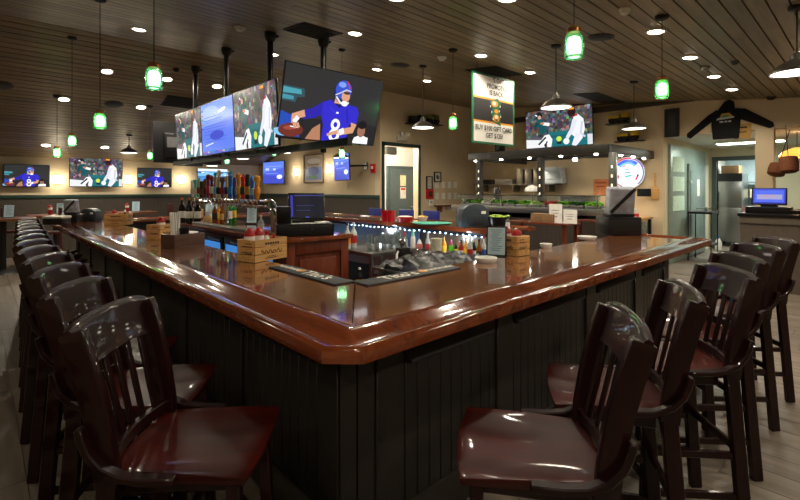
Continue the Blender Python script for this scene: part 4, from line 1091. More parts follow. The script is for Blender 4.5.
# ---- bottles
def bottle(loc, label, h, r, glass, cap, lab, cat='bottle', group=None, shoulder=.62, labelz=(.2, .5), name='liquor_bottle'):
    t = thing(name, label, cat, loc, 0, group)
    MB().lathe([(r*.9, 0), (r, .006), (r, h*shoulder*.92), (r*.85, h*shoulder), (r*.36, h*(shoulder+.14)), (r*.32, h*.93)], 12).build('glass', glass, t)
    MB().lathe([(r*.38, h*.9), (r*.38, h*.99), (.0001, h)], 10).build('cap', cap, t)
    MB().lathe([(r*1.02, h*labelz[0]), (r*1.02, h*labelz[1])], 12, caps=False).build('paper_label', lab, t)
    return t
g_dark = M('dark_green_glass', (16, 26, 18), .12); g_green = M('green_glass', (34, 120, 50), .12); g_amber = M('amber_glass', (132, 70, 24), .1); g_clear = M('pale_glass', (190, 196, 192), .1); g_red = M('red_spirit', (150, 30, 26), .15); g_gold = M('gold_spirit', (196, 140, 44), .12); g_blk = M('black_bottle', (14, 14, 16), .15)
c_red = M('red_cap', (180, 36, 36), .4); c_gold = M('gold_cap', (190, 150, 60), .35, .7); c_blk = M('black_cap', (20, 20, 20), .4); c_wht = M('white_cap', (230, 230, 226), .4); c_org = M('copper_foil', (196, 112, 60), .35, .5)
l_wht = M('label_white', (232, 230, 222), .6); l_tan = M('label_tan', (214, 178, 104), .6); l_red = M('label_red', (170, 40, 36), .6); l_yel = M('label_yellow', (230, 190, 60), .6); l_blk = M('label_black', (30, 28, 30), .6); l_blu = M('label_blue', (60, 90, 160), .6)
# tall dark bottles at the island's long edge
def isle(px, py): return PZ(px, py, QZ)
for k, (px, py, nm) in enumerate(((189, 222.5, 'first'), (197.5, 222.5, 'second'), (182, 222, 'third'))):
    q_ = isle(px, py); bottle((q_.x, q_.y, QZ), 'tall black wine bottle with copper foil on the island, %s beside the wicker jar' % nm, .37, .05, g_blk, c_org, l_wht, group='tall wine bottles on the island', labelz=(.18, .45))
q_ = isle(208, 223); t = thing('straw_jar', 'round wicker-covered jar with white rim between the bottles', 'jar', (q_.x, q_.y, QZ))
MB().lathe([(.05, 0), (.062, .01), (.065, .07), (.05, .1), (.035, .11)], 14).build('wicker_body', M('wicker', (206, 170, 110), .8, var=.3, scale=60, bump=.5), t); MB().lathe([(.035, .105), (.03, .15), (.045, .17), (.0001, .18)], 12).build('stopper', m_wplast, t)
row = [(213, 'pale bottle with tan label', .26, g_clear, c_blk, l_tan), (216.5, 'amber bottle with black label', .24, g_amber, c_blk, l_blk), (220, 'gold bottle with yellow label', .24, g_gold, c_gold, l_yel), (223.5, 'amber bottle with tan label', .23, g_amber, c_blk, l_tan),
       (227, 'dark bottle with red cap', .27, g_dark, c_red, l_wht), (230, 'green bottle with white label', .29, g_green, c_blk, l_wht), (233.5, 'green bottle with yellow label and green cap', .28, g_green, M('green_cap', (60, 170, 60), .4), l_yel)]
for k, (px, nm, h, gl, cp, lb_) in enumerate(row):
    q_ = isle(px, 222 + 1.5*(k % 2)); bottle((q_.x+random.uniform(-.03, .03), q_.y, QZ), nm + ' in the spirit row on the island', h*1.25, .036, gl, cp, lb_, group='spirit row on the island')
# small glass bottle near the register
q_ = isle(261, 232); bottle((q_.x, q_.y, QZ), 'clear bottle with white cap beside the register', .2, .035, g_clear, c_wht, l_wht)
# bottles further back behind the tap pipe
for k, (px, nm, gl, cp) in enumerate(((276, 'pale menu-side bottle behind the tap columns', g_clear, c_blk), (238, 'dark bottle behind the tap pipe', g_dark, c_red))):
    q_ = isle(px, 218); bottle((2.9, q_.y if q_.y < QY1-.2 else QY1-.3-.2*k, QZ), nm, .3, .038, gl, cp, l_wht)
q_ = Vector((2.86, 5.2, 0)); menu((2.9, 6.2, QZ), math.radians(-40), 'pale blue menu stand behind the tap tower', .16, .24)

# ================================================================== work stations inside the bar
tb = thing('steel_worktable', 'steel work table with open shelf beside the mahogany cabinet', 'work table', (0, 0, 0))
X0, X1, Y0, Y1, TZ2 = 3.14, 3.86, 3.78, 4.45, .86
MB().box((X0, Y0, TZ2-.04), (X1, Y1, TZ2)).build('top', m_steel, tb, .004); MB().box((X0+.02, Y0+.02, .2), (X1-.02, Y1-.02, .23)).build('shelf', m_steel, tb)
for x in (X0+.02, X1-.06):
    for yy in (Y0+.02, Y1-.06): MB().box((x, yy, 0), (x+.04, yy+.04, TZ2-.04)).build('leg', m_steel, tb)
for k in range(6):
    x = X0+.14+.09*(k % 4); yy = Y0+.14+.12*(k//4)
    bottle((x, yy, .23), 'amber beer bottle on the lower shelf of the steel table', .24, .031, g_amber, c_gold, l_red, group='beer bottles on the lower shelf')
def glass(loc, label, h=.15, r=.036, group='clear glasses beside the sink'):
    t = thing('drinking_glass', label, 'glass', loc, 0, group)
    MB().lathe([(r*.75, 0), (r, h), (r*.94, h), (r*.68, .012), (.0001, .012)], 14).build('wall', m_clear, t); MB().lathe([(r*.74, 0), (r*.76, .012), (.0001, .012)], 14).build('base', m_clear, t)
for k in range(10):
    glass((X0+.2+.11*(k % 5), Y0+.14+.13*(k//5), TZ2), 'clear upturned pint glass on the steel work table', .15 + .03*(k % 2), .036)
bottle((X0+.05, Y0+.5, TZ2), 'spirit bottle with orange label on the steel table', .31, .04, g_clear, c_blk, M('label_orange', (224, 130, 50), .6)); bottle((X0+.16, Y0+.52, TZ2), 'spirit bottle with white and red label on the steel table', .31, .04, g_clear, c_wht, l_red)
# dark round-bottle standing low in front of the cabinet
bottle((2.6, 3.3, .62), 'small dark bottle with white cap on the low shelf before the cabinet', .22, .035, g_blk, c_wht, l_yel)
# speed rail carrying it
t = thing('low_shelf', 'low black bottle shelf before the mahogany cabinet', 'shelf', (2.5, 3.3, 0)); MB().box((-.3, -.1, .58), (.34, .1, .62)).build('board', m_black, t, .004)
for x in (-.28, .3): MB().box((x, -.09, 0), (x+.03, .09, .58)).build('leg', m_black, t)

# ice well under a crumpled black plastic sheet
t = thing('ice_well', 'steel ice well covered with crumpled black plastic sheet', 'ice well', (0, 0, 0))
IW = (2.85, 2.78, 4.02, 3.42)
MB().box((IW[0], IW[1], .1), (IW[2], IW[3], .8)).build('bin', m_steel, t, .006)
random.seed(9); n = 26; vs = []; fs = []
for i in range(n+1):
    for j in range(n//2+1):
        u = i/n; v_ = j/(n//2)
        e = min(u, 1-u, v_, 1-v_)
        z = .8 + .075*math.sin(min(1, e*5)*PI/2) + .03*math.sin(u*37+v_*9)*math.sin(v_*21+u*6) + random.uniform(-.014, .014)
        if e < 1e-6: z = .74
        vs.append((IW[0]-.02+(IW[2]-IW[0]+.04)*u, IW[1]-.02+(IW[3]-IW[1]+.04)*v_, z))
q = n//2+1
for i in range(n):
    for j in range(n//2): fs.append((i*q+j, (i+1)*q+j, (i+1)*q+j+1, i*q+j+1))
MB().add(vs, fs).build('plastic_sheet', M('black_film', (8, 8, 9), .3, var=.2), t)
for x in (IW[0]+.03, IW[2]-.07): MB().box((x, IW[1]+.03, 0), (x+.04, IW[3]-.03, .1)).build('foot', m_steel, t)
# soda gun stand with hose
t = thing('soda_gun', 'chrome soda gun tower with pale hose at the sink', 'soda gun', (3.44, 3.6, 0))
MB().cyl((0, 0, 0), (0, 0, .84), .02, n=10).build('post', m_chrome, t); MB().box((-.06, -.05, .82), (.08, .05, .92)).build('head', m_black, t, .01); MB().ball((.0, 0, .98), .045).build('knob', m_chrome, t)
MB().cyl((0, 0, .9), (0, 0, .98), .02, n=10).build('neck', m_chrome, t)
MB().tube([(-.06, 0, .88), (-.1, -.02, .86), (-.13, -.04, .78), (-.15, -.06, .68), (-.17, -.06, .58)], .012).build('hose', M('pale_hose', (190, 190, 184), .4), t)

# ---- station along the far inner side
st2 = thing('under_bar_station', 'stainless under-bar drain station along the far side of the bar', 'bar station')
SX0, SX1, SY0, SY1, SZ = 4.12, 4.66, 3.2, 6.6, .68
MB().box((SX0, SY0, SZ-.05), (SX1, SY1, SZ)).build('drain_board', m_steel, st2, .004); MB().box((SX1-.03, SY0, SZ), (SX1, SY1, .96)).build('backsplash', m_steel, st2); MB().box((SX0, SY0, SZ-.2), (SX0+.02, SY1, SZ-.05)).build('apron', m_steel, st2)
for yy in (SY0+.05, (SY0+SY1)/2, SY1-.1):
    for x in (SX0+.02, SX1-.07): MB().box((x, yy, 0), (x+.04, yy+.04, SZ-.05)).build('leg', m_steel, st2)
def stn(px, py=None, x=None):
    X = x or 4.36; v_ = ray(px); d = X/v_.x; return (X, v_.y*d, SZ)
def squeeze(px, body, tip, label, h=.24, r=.034):
    t = thing('squeeze_bottle', label, 'squeeze bottle', stn(px), 0, 'squeeze bottles at the drain station')
    MB().lathe([(r*.95, 0), (r, .01), (r, h*.62), (r*.7, h*.72)], 12).build('bottle', body, t); MB().lathe([(r*.72, h*.7), (r*.72, h*.76), (r*.2, h*.98), (.0001, h)], 12).build('nozzle', tip, t)
squeeze(405, m_wplast, m_ketch, 'white squeeze bottle with dark red nozzle at the drain station', .3); squeeze(413, m_wplast, M('mint_cap', (150, 220, 190), .4), 'white squeeze bottle with mint nozzle at the drain station', .34)
squeeze(419.5, M('pink_syrup', (196, 110, 104), .35), m_wplast, 'pink syrup squeeze bottle with white cap at the drain station', .21, .045)
squeeze(451, M('lime_green', (96, 200, 30), .35), M('pink_cap', (214, 80, 140), .4), 'lime green squeeze bottle with pink nozzle at the drain station', .26, .03)
squeeze(456, M('yellow_syrup', (226, 210, 50), .35), c_blk, 'yellow squeeze bottle at the drain station', .2, .03)
q_ = stn(436.5, x=4.15); t = thing('white_pitcher', 'tall white plastic pitcher at the drain station', 'pitcher', q_)
MB().lathe([(.055, 0), (.068, .27), (.072, .275), (.066, .275), (.052, .01), (.0001, .01)], 18).build('body', M('cream_plastic', (226, 222, 196), .45), t); MB().tube([(.0, .066, .22), (.0, .11, .2), (.0, .11, .1), (.0, .058, .07)], .009).build('handle', M('cream_plastic', (1, 1, 1)), t)
random.seed(31)
pal = [(g_red, c_blk, l_wht), (g_gold, c_blk, l_yel), (g_clear, c_wht, l_red), (g_dark, c_gold, l_wht), (g_amber, c_blk, l_blk), (g_clear, c_red, l_blu)]
for k, px in enumerate((461, 466, 470, 474, 479, 484, 489, 444, 428)):
    a_, b_, c_ = pal[k % 6]
    bottle(stn(px, x=4.38+.1*(k % 2)), 'spirit bottle, %s from the white pitcher in the drain station row' % ORD[k], .26+.03*(k % 3), .034, a_, b_, c_, group='spirit bottles at the drain station')
t = thing('steel_bowl', 'silver mixing bowl beside the white pitcher', 'bowl', stn(421.5, x=4.22)); MB().lathe([(.05, 0), (.1, .06), (.11, .09), (.105, .09), (.095, .06), (.045, .008), (.0001, .008)], 20).build('bowl', m_chrome, t); MB().lathe([(.104, .086), (.114, .09), (.114, .096), (.104, .094)], 20, caps=False).build('rim', m_chrome, t)
for k, px in enumerate((395, 391, 387)):
    glass(stn(px, x=4.3), 'clear tumbler on the drain station near the soda gun', .13, .036, 'tumblers at the drain station')
t = thing('blue_cloth', 'blue folded bar cloth hanging at the drain station', 'cloth', (SX1-.05, stn(399)[1], SZ)); MB().box((-.012, -.16, .02), (.012, .16, .27)).build('fold', M('blue_cloth_weave', (74, 110, 160), .9, var=.25, scale=40), t, .008); MB().box((-.03, -.15, .0), (-.012, .15, .2)).build('fold', M('blue_cloth_weave', (1, 1, 1)), t, .008)

# ---- string lights under the far counter edge
t = thing('string_light', 'white string lights hanging under the far counter edge', 'string lights')
pts = []
for i in range(61):
    f = i/60; yy = 3.2 + 3.0*f; pts.append((IX2-.03, yy, .985 - .018*abs(math.sin(f*PI*7)) - (.0 if f < .7 else .02*(f-.7))))
MB().tube(pts, .003, 5).build('wire', m_black, t)
bl = MB().ball((0, 0, 0), .011, 8).mesh('bulb'); m_bulb = M('cool_bulb', (200, 225, 255), .4, emit=(176, 210, 255), estr=9)
for i in range(0, 61, 2): put('bulb', bl, m_bulb, t, (pts[i][0]-.012, pts[i][1], pts[i][2]-.008))
lamp('string_glow', 'POINT', t, (IX2-.15, 3.7, .93), 2.5, (.8, .9, 1), .05); lamp('string_glow', 'POINT', t, (IX2-.15, 5.2, .93), 2.5, (.8, .9, 1), .05)

# ================================================================== things on the far counter
m_bask = M('red_plastic', (196, 26, 30), .35)
def far(px, py): return PZ(px, py, TOPZ)
q_ = far(388, 222)
for k, s in enumerate((-1, 1)):
    t = thing('red_cup', 'red plastic cup on the far counter, %s food basket' % ('away from the' if s < 0 else 'next to the red'), 'cup', (q_.x-.05*s*.2, q_.y - .075*s, TOPZ), 0, 'red cups on the far counter')
    MB().lathe([(.05, 0), (.068, .17), (.072, .172), (.066, .172), (.046, .006), (.0001, .006)], 16).build('cup_body', m_bask, t); MB().lathe([(.066, .168), (.073, .17), (.073, .176), (.066, .176)], 16, caps=False).build('rim', m_bask, t)
q_ = far(405, 222); t = thing('food_basket', 'red plastic food basket with paper beside the red cups', 'basket', (q_.x, q_.y, TOPZ)); MB().lathe([(.09, 0), (.13, .07), (.137, .07), (.137, .076), (.126, .076), (.086, .008), (.0001, .008)], 20).build('basket_body', m_bask, t); MB().lathe([(.1, .05), (.12, .085), (.06, .095), (.0001, .09)], 9, caps=False).build('paper_liner', m_lab, t)
q_ = far(414, 221); t = thing('snack_bowl', 'small yellow-filled bowl behind the red basket', 'bowl', (q_.x+.2, q_.y, TOPZ)); MB().lathe([(.06, 0), (.09, .06), (.086, .06), (.054, .006), (.0001, .006)], 16).build('bowl', m_wplast, t); MB().lathe([(.08, .05), (.05, .075), (.0001, .08)], 12, caps=False).build('filling', m_must, t)
q_ = far(430, 224); t = thing('green_tray', 'flat mint green oval tray on the far counter', 'tray', (q_.x+.05, q_.y, TOPZ), .6); MB().lathe([(.2, 0), (.24, .014), (.235, .016), (.19, .004), (.0001, .004)], 28).xf(Matrix.Diagonal((1, 1.2, 1, 1))).build('tray_body', M('mint_plastic', (90, 190, 160), .35), t); MB().lathe([(.234, .012), (.244, .014), (.244, .019), (.234, .018)], 28, caps=False).xf(Matrix.Diagonal((1, 1.2, 1, 1))).build('rim', M('mint_rim', (120, 210, 184), .35), t)
q_ = far(445, 225); t = thing('black_plate', 'black plate with white paper beside the mint tray', 'plate', (q_.x+.04, q_.y-.36, TOPZ)); MB().lathe([(.09, 0), (.14, .018), (.136, .02), (.085, .004), (.0001, .004)], 22).build('plate_body', m_gloss, t); MB().cbox((0, 0, .012), (.12, .1, .004)).build('paper', m_lab, t)
# salad container, boxes and papers near the printer
q_ = far(493, 229); t = thing('salad_pan', 'black pan filled with greens on the far counter', 'pan', (q_.x+.12, q_.y, TOPZ)); MB().lathe([(.1, 0), (.14, .15), (.145, .15), (.13, .145), (.095, .01), (.0001, .01)], 18).build('pan_body', m_gloss, t)
g = MB()
for k in range(22): g.ball((random.uniform(-.09, .09), random.uniform(-.09, .09), .15+random.uniform(-.01, .015)), .026, 6, (1, 1, .6))
g.build('greens', M('salad_green', (150, 180, 60), .6, var=.4, scale=40), t)
q_ = far(509, 229); t = thing('salt_shaker', 'white salt shaker beside the black salad pan', 'shaker', (q_.x-.12, q_.y-.06, TOPZ)); MB().lathe([(.026, 0), (.03, .01), (.024, .1)], 12).build('body', m_wplast, t); MB().lathe([(.026, .098), (.024, .12), (.0001, .13)], 12).build('lid', m_steel, t)
# dining chairs with blue vinyl backs beyond the far counter
m_bluev = M('blue_vinyl', (44, 52, 130), .4)
def high_chair(x, y, rz, label):
    t = thing('counter_chair', label, 'chair', (x, y, 0), rz, 'blue counter chairs beyond the bar')
    MB().box((-.2, -.2, .7), (.2, .2, .76)).build('seat', m_bluev, t, .015); MB().box((-.22, -.2, .9), (-.18, .2, 1.16)).build('backrest', m_bluev, t, .012)
    for sx in (-1, 1):
        for sy in (-1, 1): MB().beam((sx*.2, sy*.19, 0), (sx*.18, sy*.17, .7), .03, .03).build('leg', m_black, t)
    for sy in (-1, 1): MB().beam((-.19, sy*.17, .74), (-.2, sy*.17, .95), .025, .025).build('back_post', m_black, t)
q_ = PX(424, 218, 6.0); high_chair(6.0, q_.y, PI, 'blue vinyl counter chair beyond the mint tray'); q_ = PX(399, 218, 6.0); high_chair(6.0, q_.y, PI, 'blue vinyl counter chair beyond the red cups'); q_ = PX(368, 214, 6.0); high_chair(6.0, q_.y, PI, 'blue vinyl counter chair beyond the far corner of the counter')
# crates and menus on the far (short) counter
for (px, py, lab) in ((164, 213.5, 'small pine crate on the far short counter'),):
    q_ = PZ(px, py, TOPZ); crate((q_.x, min(q_.y, 8.3), TOPZ), math.radians(-35), lab, .28, .16, .15, False); ketchup((q_.x+.05, min(q_.y, 8.3), TOPZ+.011), 'red ketchup bottle in the small crate on the far short counter', .2)
    menu((q_.x+.3, min(q_.y, 8.3)-.05, TOPZ), math.radians(-40), 'pale blue menu stand beside the small crate on the far short counter', .26, .3)
# underside glow coolers of the far short counter, seen as blue doors
co_ = thing('glass_front_cooler', 'low cooler with blue-lit glass doors below the far counter', 'cooler')
MB().box((1.75, 7.53, 0), (3.0+1.2, 7.88, .9)).build('body', m_black, co_, .006)
for k in range(5): 
    d_ = MB().box((1.79+.48*k, 7.5, .12), (2.23+.48*k, 7.53, .86)).build('door', m_black, co_); MB().box((1.83+.48*k, 7.494, .2), (2.19+.48*k, 7.5, .8)).build('pane', m_blueg, d_)

# ================================================================== salad bar and canopy
random.seed(77)
CX = 8.0; CY0, CY1 = 3.14, 6.2
m_can = M('charcoal_metal', (60, 58, 54), .4, .3)
cn = thing('canopy', 'charcoal metal canopy with small lamps above the salad bar', 'canopy')
zc0, zc1 = 2.2, 2.36
MB().box((CX-.05, CY0, zc0), (CX+.05, CY1, zc1)).build('front_beam', m_can, cn, .008); MB().box((CX+.05, CY0, zc0), (XB, CY0+.1, zc1)).build('side_beam', m_can, cn, .008); MB().box((CX+.05, CY1-.1, zc0), (XB, CY1, zc1)).build('side_beam', m_can, cn, .008)
for k in range(4): MB().box((CX+.5+.5*k, CY0+.1, zc0+.06), (CX+.56+.5*k, CY1-.1, zc1-.02)).build('cross_bar', m_can, cn)
m_puck = M('puck_lens', (255, 250, 236), .4, emit=(255, 244, 220), estr=16)
for k in range(5):
    yy = CY0+.25+.66*k; l_ = MB().lathe([(.03, 0), (.035, -.01), (.028, -.03), (.0001, -.03)], 12, (CX, yy, zc0)).build('puck_lamp', m_puck, cn); lamp('bulb', 'SPOT', cn, (CX, yy, zc0-.05), 5, WARM, .03, 120, .5)
for k in range(3): 
    xx = CX+.6+.6*k; MB().lathe([(.03, 0), (.035, -.01), (.028, -.03), (.0001, -.03)], 12, (xx, CY0+.05, zc0)).build('puck_lamp', m_puck, cn); lamp('bulb', 'SPOT', cn, (xx, CY0+.05, zc0-.05), 5, WARM, .03, 120, .5)
for k in range(3):  # added wall-washing spots, put in to brighten the wall behind the salad bar
    yy = CY0+.6+.85*k; MB().lathe([(.04, 0), (.05, -.02), (.05, -.06), (.0001, -.055)], 12, (CX+1.73, yy, zc0+.06)).build('added_wall_spot', m_puck, cn); lamp('bulb', 'SPOT', cn, (CX+1.75, yy, zc0-.02), 34, WARM, .04, 130, .6, (0, .35, 0))
# posts standing on the counter
CZ = 1.22
for k, px in enumerate((480, 541, 613)):
    q_ = PX(px, 180, CX); MB().box((CX-.05, q_.y-.055, CZ), (CX+.05, q_.y+.055, zc0)).build('post', m_steel if px == 613 else m_can, cn, .006)
    for j in range(4): MB().box((CX-.056, q_.y-.012, 1.45+.16*j), (CX-.05, q_.y+.012, 1.5+.16*j)).build('post_lamp', M('strip_lens', (240, 230, 210), .5, emit=(240, 226, 200), estr=1.2), cn)
sb = thing('salad_bar', 'dark beadboard salad bar counter with steel ledge and glass guard', 'salad bar')
m_dkb = stripes('salad_bar_boards', (58, 50, 44), 1, .09)
MB().box((CX-.1, CY0, 0), (CX+.75, CY1+.3, CZ-.14)).build('body', m_dkb, sb, smooth=False); MB().box((CX-.22, CY0-.02, CZ-.12), (CX+.78, CY1+.35, CZ)).build('steel_ledge', m_steel, sb, .008)
MB().box((CX-.1, CY0+.35, CZ-.22), (CX-.06, CY1+.3, CZ-.14)).build('apron', M('dark_apron', (48, 42, 38), .4), sb)
gz = 1.45
MB().box((CX-.2, CY0+.1, gz-.1), (CX-.19, CY1+.2, gz)).build('guard_pane', m_clear, sb); MB().box((CX-.2, CY0+.1, gz), (CX+.25, CY1+.2, gz+.012)).build('guard_pane', m_clear, sb)
for k in range(4):
    yy = CY0+.15+.98*k; MB().cyl((CX-.17, yy, CZ), (CX-.17, yy, gz), .014, n=8).build('guard_post', m_chrome, sb)
MB().box((CX-.205, CY0+.1, gz-.012), (CX-.185, CY1+.2, gz+.006)).build('guard_rail', m_chrome, sb)
gm = [M('lettuce', (110, 180, 40), .55, var=.4, scale=30), M('spinach', (50, 120, 40), .55, var=.4, scale=30), M('tomato', (190, 50, 36), .4, var=.2), M('onion', (230, 226, 210), .5, var=.1), M('cucumber', (150, 190, 90), .5, var=.3)]
gn = ['lettuce', 'spinach', 'tomatoes', 'onions', 'cucumber']
for k in range(11):
    yy = CY0+.25+.28*k; i = [0, 1, 0, 2, 4, 0, 1, 0, 3, 0, 1][k]
    t = thing('salad_tray', 'steel salad tray heaped with %s, %s from the kitchen end of the salad bar' % (gn[i], (ORD+['last'])[k]), 'food tray', (CX-.02, yy, CZ), 0, 'food trays on the salad bar')
    MB().box((-.15, -.13, 0), (.15, .13, .05)).build('tray', m_steel, t, .01)
    g = MB()
    for j in range(26): g.ball((random.uniform(-.12, .12), random.uniform(-.11, .11), .055+random.uniform(0, .06)), random.uniform(.03, .05), 6, (1, 1, .55))
    o = g.build('salad_heap', gm[i], t); o['kind'] = 'stuff'
# host-side end: mahogany stand post at the counter end
q_ = PX(588, 230, CX-.3); t = thing('side_stand', 'narrow mahogany stand with top shelf at the end of the salad bar', 'stand', (CX-.45, CY0+.1, 0)); MB().box((-.12, .2, 0), (.0, .25, 1.02)).build('side', m_cab, t); MB().box((-.12, -.35, 0), (.0, -.3, 1.02)).build('side', m_cab, t); MB().box((-.14, -.37, 1.02), (.12, .27, 1.05)).build('top', m_cab, t, .004)
# take-away boxes and papers on a small table before the salad bar
t = thing('waiting_table', 'narrow mahogany service table before the salad bar', 'table', (6.9, 3.75, 0)); MB().box((-.3, -.5, 1.0), (.2, .6, 1.03)).build('tabletop', m_cab, t, .004)
for sx in (-.26, .14):
    for sy in (-.46, .54): MB().box((sx, sy, 0), (sx+.05, sy+.05, 1.0)).build('leg', m_cab, t)
m_card = M('cardboard', (128, 98, 66), .8, var=.15)
for k, (dx, dy, rz_, lab) in enumerate(((-.05, .1, .2, 'brown cardboard box on the service table beside the papers'), (-.1, -.14, -.15, 'brown cardboard box on the service table at the kitchen side'))):
    t = thing('cardboard_box', lab, 'box', (6.9+dx, 3.75+dy, 1.03), rz_, 'cardboard boxes on the service table'); MB().box((-.1, -.11, 0), (.1, .11, .13)).build('box_body', m_card, t, .002); MB().box((-.1, -.11, .13), (.0, .11, .134)).build('flap', m_card, t); MB().box((.004, -.11, .13), (.1, .11, .134)).build('flap', m_card, t)
for k, (dy, h, lab) in enumerate(((-.26, .3, 'white paper menu card upright on the service table'), (-.5, .22, 'smaller white paper card upright on the service table'))):
    t = thing('paper_card', lab, 'paper', (6.72, 3.75+dy, 1.03), -PI/2, 'paper cards on the service table'); MB().box((-.11, 0, 0), (.11, .004, h)).build('sheet', m_lab, t); MB().box((-.05, -.002, h*.3), (.03, 0, h*.34)).box((-.07, -.002, h*.5), (.05, 0, h*.53)).box((-.07, -.002, h*.65), (.06, 0, h*.68)).build('print', M('grey_print', (120, 118, 112), .7), t)

# shelf on the wall behind, with boxes and stacked trays
a_ = PX(482, 183, XB); b_ = PX(562, 183, XB)
sf = thing('wall_shelf', 'steel wall shelf behind the salad bar', 'shelf', (0, 0, 0)); sz = PX(520, 184, XB).z
MB().box((XB-.38, b_.y, sz-.03), (XB, a_.y, sz)).build('board', m_steel, sf, .003)
for yy in (b_.y+.2, (a_.y+b_.y)/2, a_.y-.2): MB().box((XB-.3, yy-.015, sz-.2), (XB, yy+.015, sz-.03)).build('bracket', m_steel, sf)
t = thing('flat_box', 'black flat box on the steel wall shelf', 'box', (XB-.2, a_.y-.33, sz)); MB().box((-.14, -.28, 0), (.14, .28, .1)).build('box_body', m_gloss, t, .004); MB().box((-.145, -.28, .1), (.145, .28, .12)).build('lid', m_black, t, .004)
t = thing('flat_box', 'pale flat box beside the black one on the wall shelf', 'box', (XB-.2, a_.y-.92, sz)); MB().box((-.14, -.26, 0), (.14, .26, .1)).build('box_body', M('pale_box', (170, 168, 160), .6), t, .004); MB().box((-.145, -.265, .1), (.145, .265, .12)).build('lid', m_lab, t, .004)
q_ = PX(531, 180, XB-.2)
for k in range(3):
    t = thing('steam_pan', 'steel steam pan standing on edge on the wall shelf', 'pan', (XB-.2, q_.y+.24-.24*k, sz), 0, 'steam pans on the wall shelf'); MB().box((-.14, -.1, 0), (.14, .1, .36)).build('pan_body', m_steel, t, .012); MB().box((-.15, -.11, .35), (.15, .11, .37)).build('rim', m_steel, t, .004)
q_ = PX(555, 180, XB-.2)
for k in range(3):
    t = thing('plastic_tub', 'clear plastic tub in the stack at the shelf end', 'tub', (XB-.2, q_.y+.02*k, sz+.13*k), 0, 'plastic tubs stacked on the shelf'); MB().box((-.14, -.24, 0), (.14, .24, .11)).build('tub_body', M('frosted_tub', (190, 200, 206), .3, trans=.3), t, .012); MB().box((-.15, -.25, .11), (.15, .25, .126)).build('lid', M('frosted_lid', (200, 206, 210), .4), t, .004)
q_ = PX(532, 192, CX+.55); t = thing('heat_lamp', 'white dome heat lamp above the salad bar ledge', 'heat lamp', (CX+.55, q_.y, CZ)); MB().cyl((0, 0, 0), (0, 0, .36), .018, n=8).build('post', m_chrome, t); MB().lathe([(.15, .3), (.14, .36), (.08, .42), (.0001, .44)], 20, caps=False).build('dome', m_wplast, t)
q_ = PX(497, 190, CX+.5); t = thing('black_dispenser', 'black rounded dispenser behind the salad trays', 'dispenser', (CX+.5, q_.y, CZ)); MB().lathe([(.07, 0), (.08, .02), (.08, .33), (.05, .4), (.0001, .42)], 16).build('body', m_gloss, t); MB().cyl((-.08, 0, .15), (-.13, 0, .13), .014, n=8).build('spout', m_chrome, t)
# orange notice and round lit sign
q_ = PX(601, 188, XB); t = thing('orange_notice', 'orange paper notice on the wall beside the round sign', 'notice', (XB, q_.y, q_.z), -PI/2); MB().box((-.17, -.006, -.16), (.17, 0, .2)).build('sheet', M('orange_paper', (226, 150, 104), .8), t); MB().box((-.1, -.008, .02), (.1, -.006, .05)).box((-.12, -.008, .1), (.12, -.006, .14)).build('print', M('dark_orange_print', (190, 100, 60), .7), t)
q_ = PX(629, 173, XB)
t = thing('round_light_sign', 'round backlit wall sign, white with red and blue arc', 'lit sign', (XB-.005, q_.y, q_.z), -PI/2)
Rs = .345; MB().cyl((0, 0, 0), (0, -.07, 0), Rs, n=36).build('case', M('sign_case', (210, 210, 206), .4), t)
def arc(r0, r1, a0, a1, n=16): return [(.5+r1*math.cos(math.radians(a0+(a1-a0)*i/n)), .5+r1*math.sin(math.radians(a0+(a1-a0)*i/n))) for i in range(n+1)] + [(.5+r0*math.cos(math.radians(a1+(a0-a1)*i/n)), .5+r0*math.sin(math.radians(a1+(a0-a1)*i/n))) for i in range(n+1)]
sh = [((226, 232, 236), ell(.5, .5, .5, .5, 40)), ((206, 40, 60), arc(.44, .49, 70, 215)), ((120, 60, 170), arc(.45, .49, 20, 70)), ((70, 60, 120), arc(.45, .48, -50, 20)), ((190, 60, 70), arc(.45, .48, 215, 250)),
      ((70, 110, 220), arc(.3, .43, 45, 140)), ((120, 190, 240), arc(.28, .34, 45, 140)), ((244, 246, 246), ell(.5, .42, .33, .28)), ((80, 190, 200), stroke([(.42, .38), (.62, .42)], .05, 1)), ((90, 150, 190), stroke([(.4, .5), (.58, .52)], .03, 1)), ((220, 130, 90), stroke([(.34, .7), (.44, .73)], .03, 1)),
      ((190, 110, 130), ell(.22, .38, .03, .06)), ((214, 40, 110), stroke([(.74, .28), (.8, .4)], .05, 1)), ((40, 40, 70), ell(.8, .42, .03, .03)), ((110, 170, 190), rect(.44, .6, .54, .63))]
put('lit_face', picture_mesh('lit_face', Rs*1.96, Rs*1.96, sh), M_paint('lit_sign_face', 1.15), t, (0, -.071, -Rs*.98))
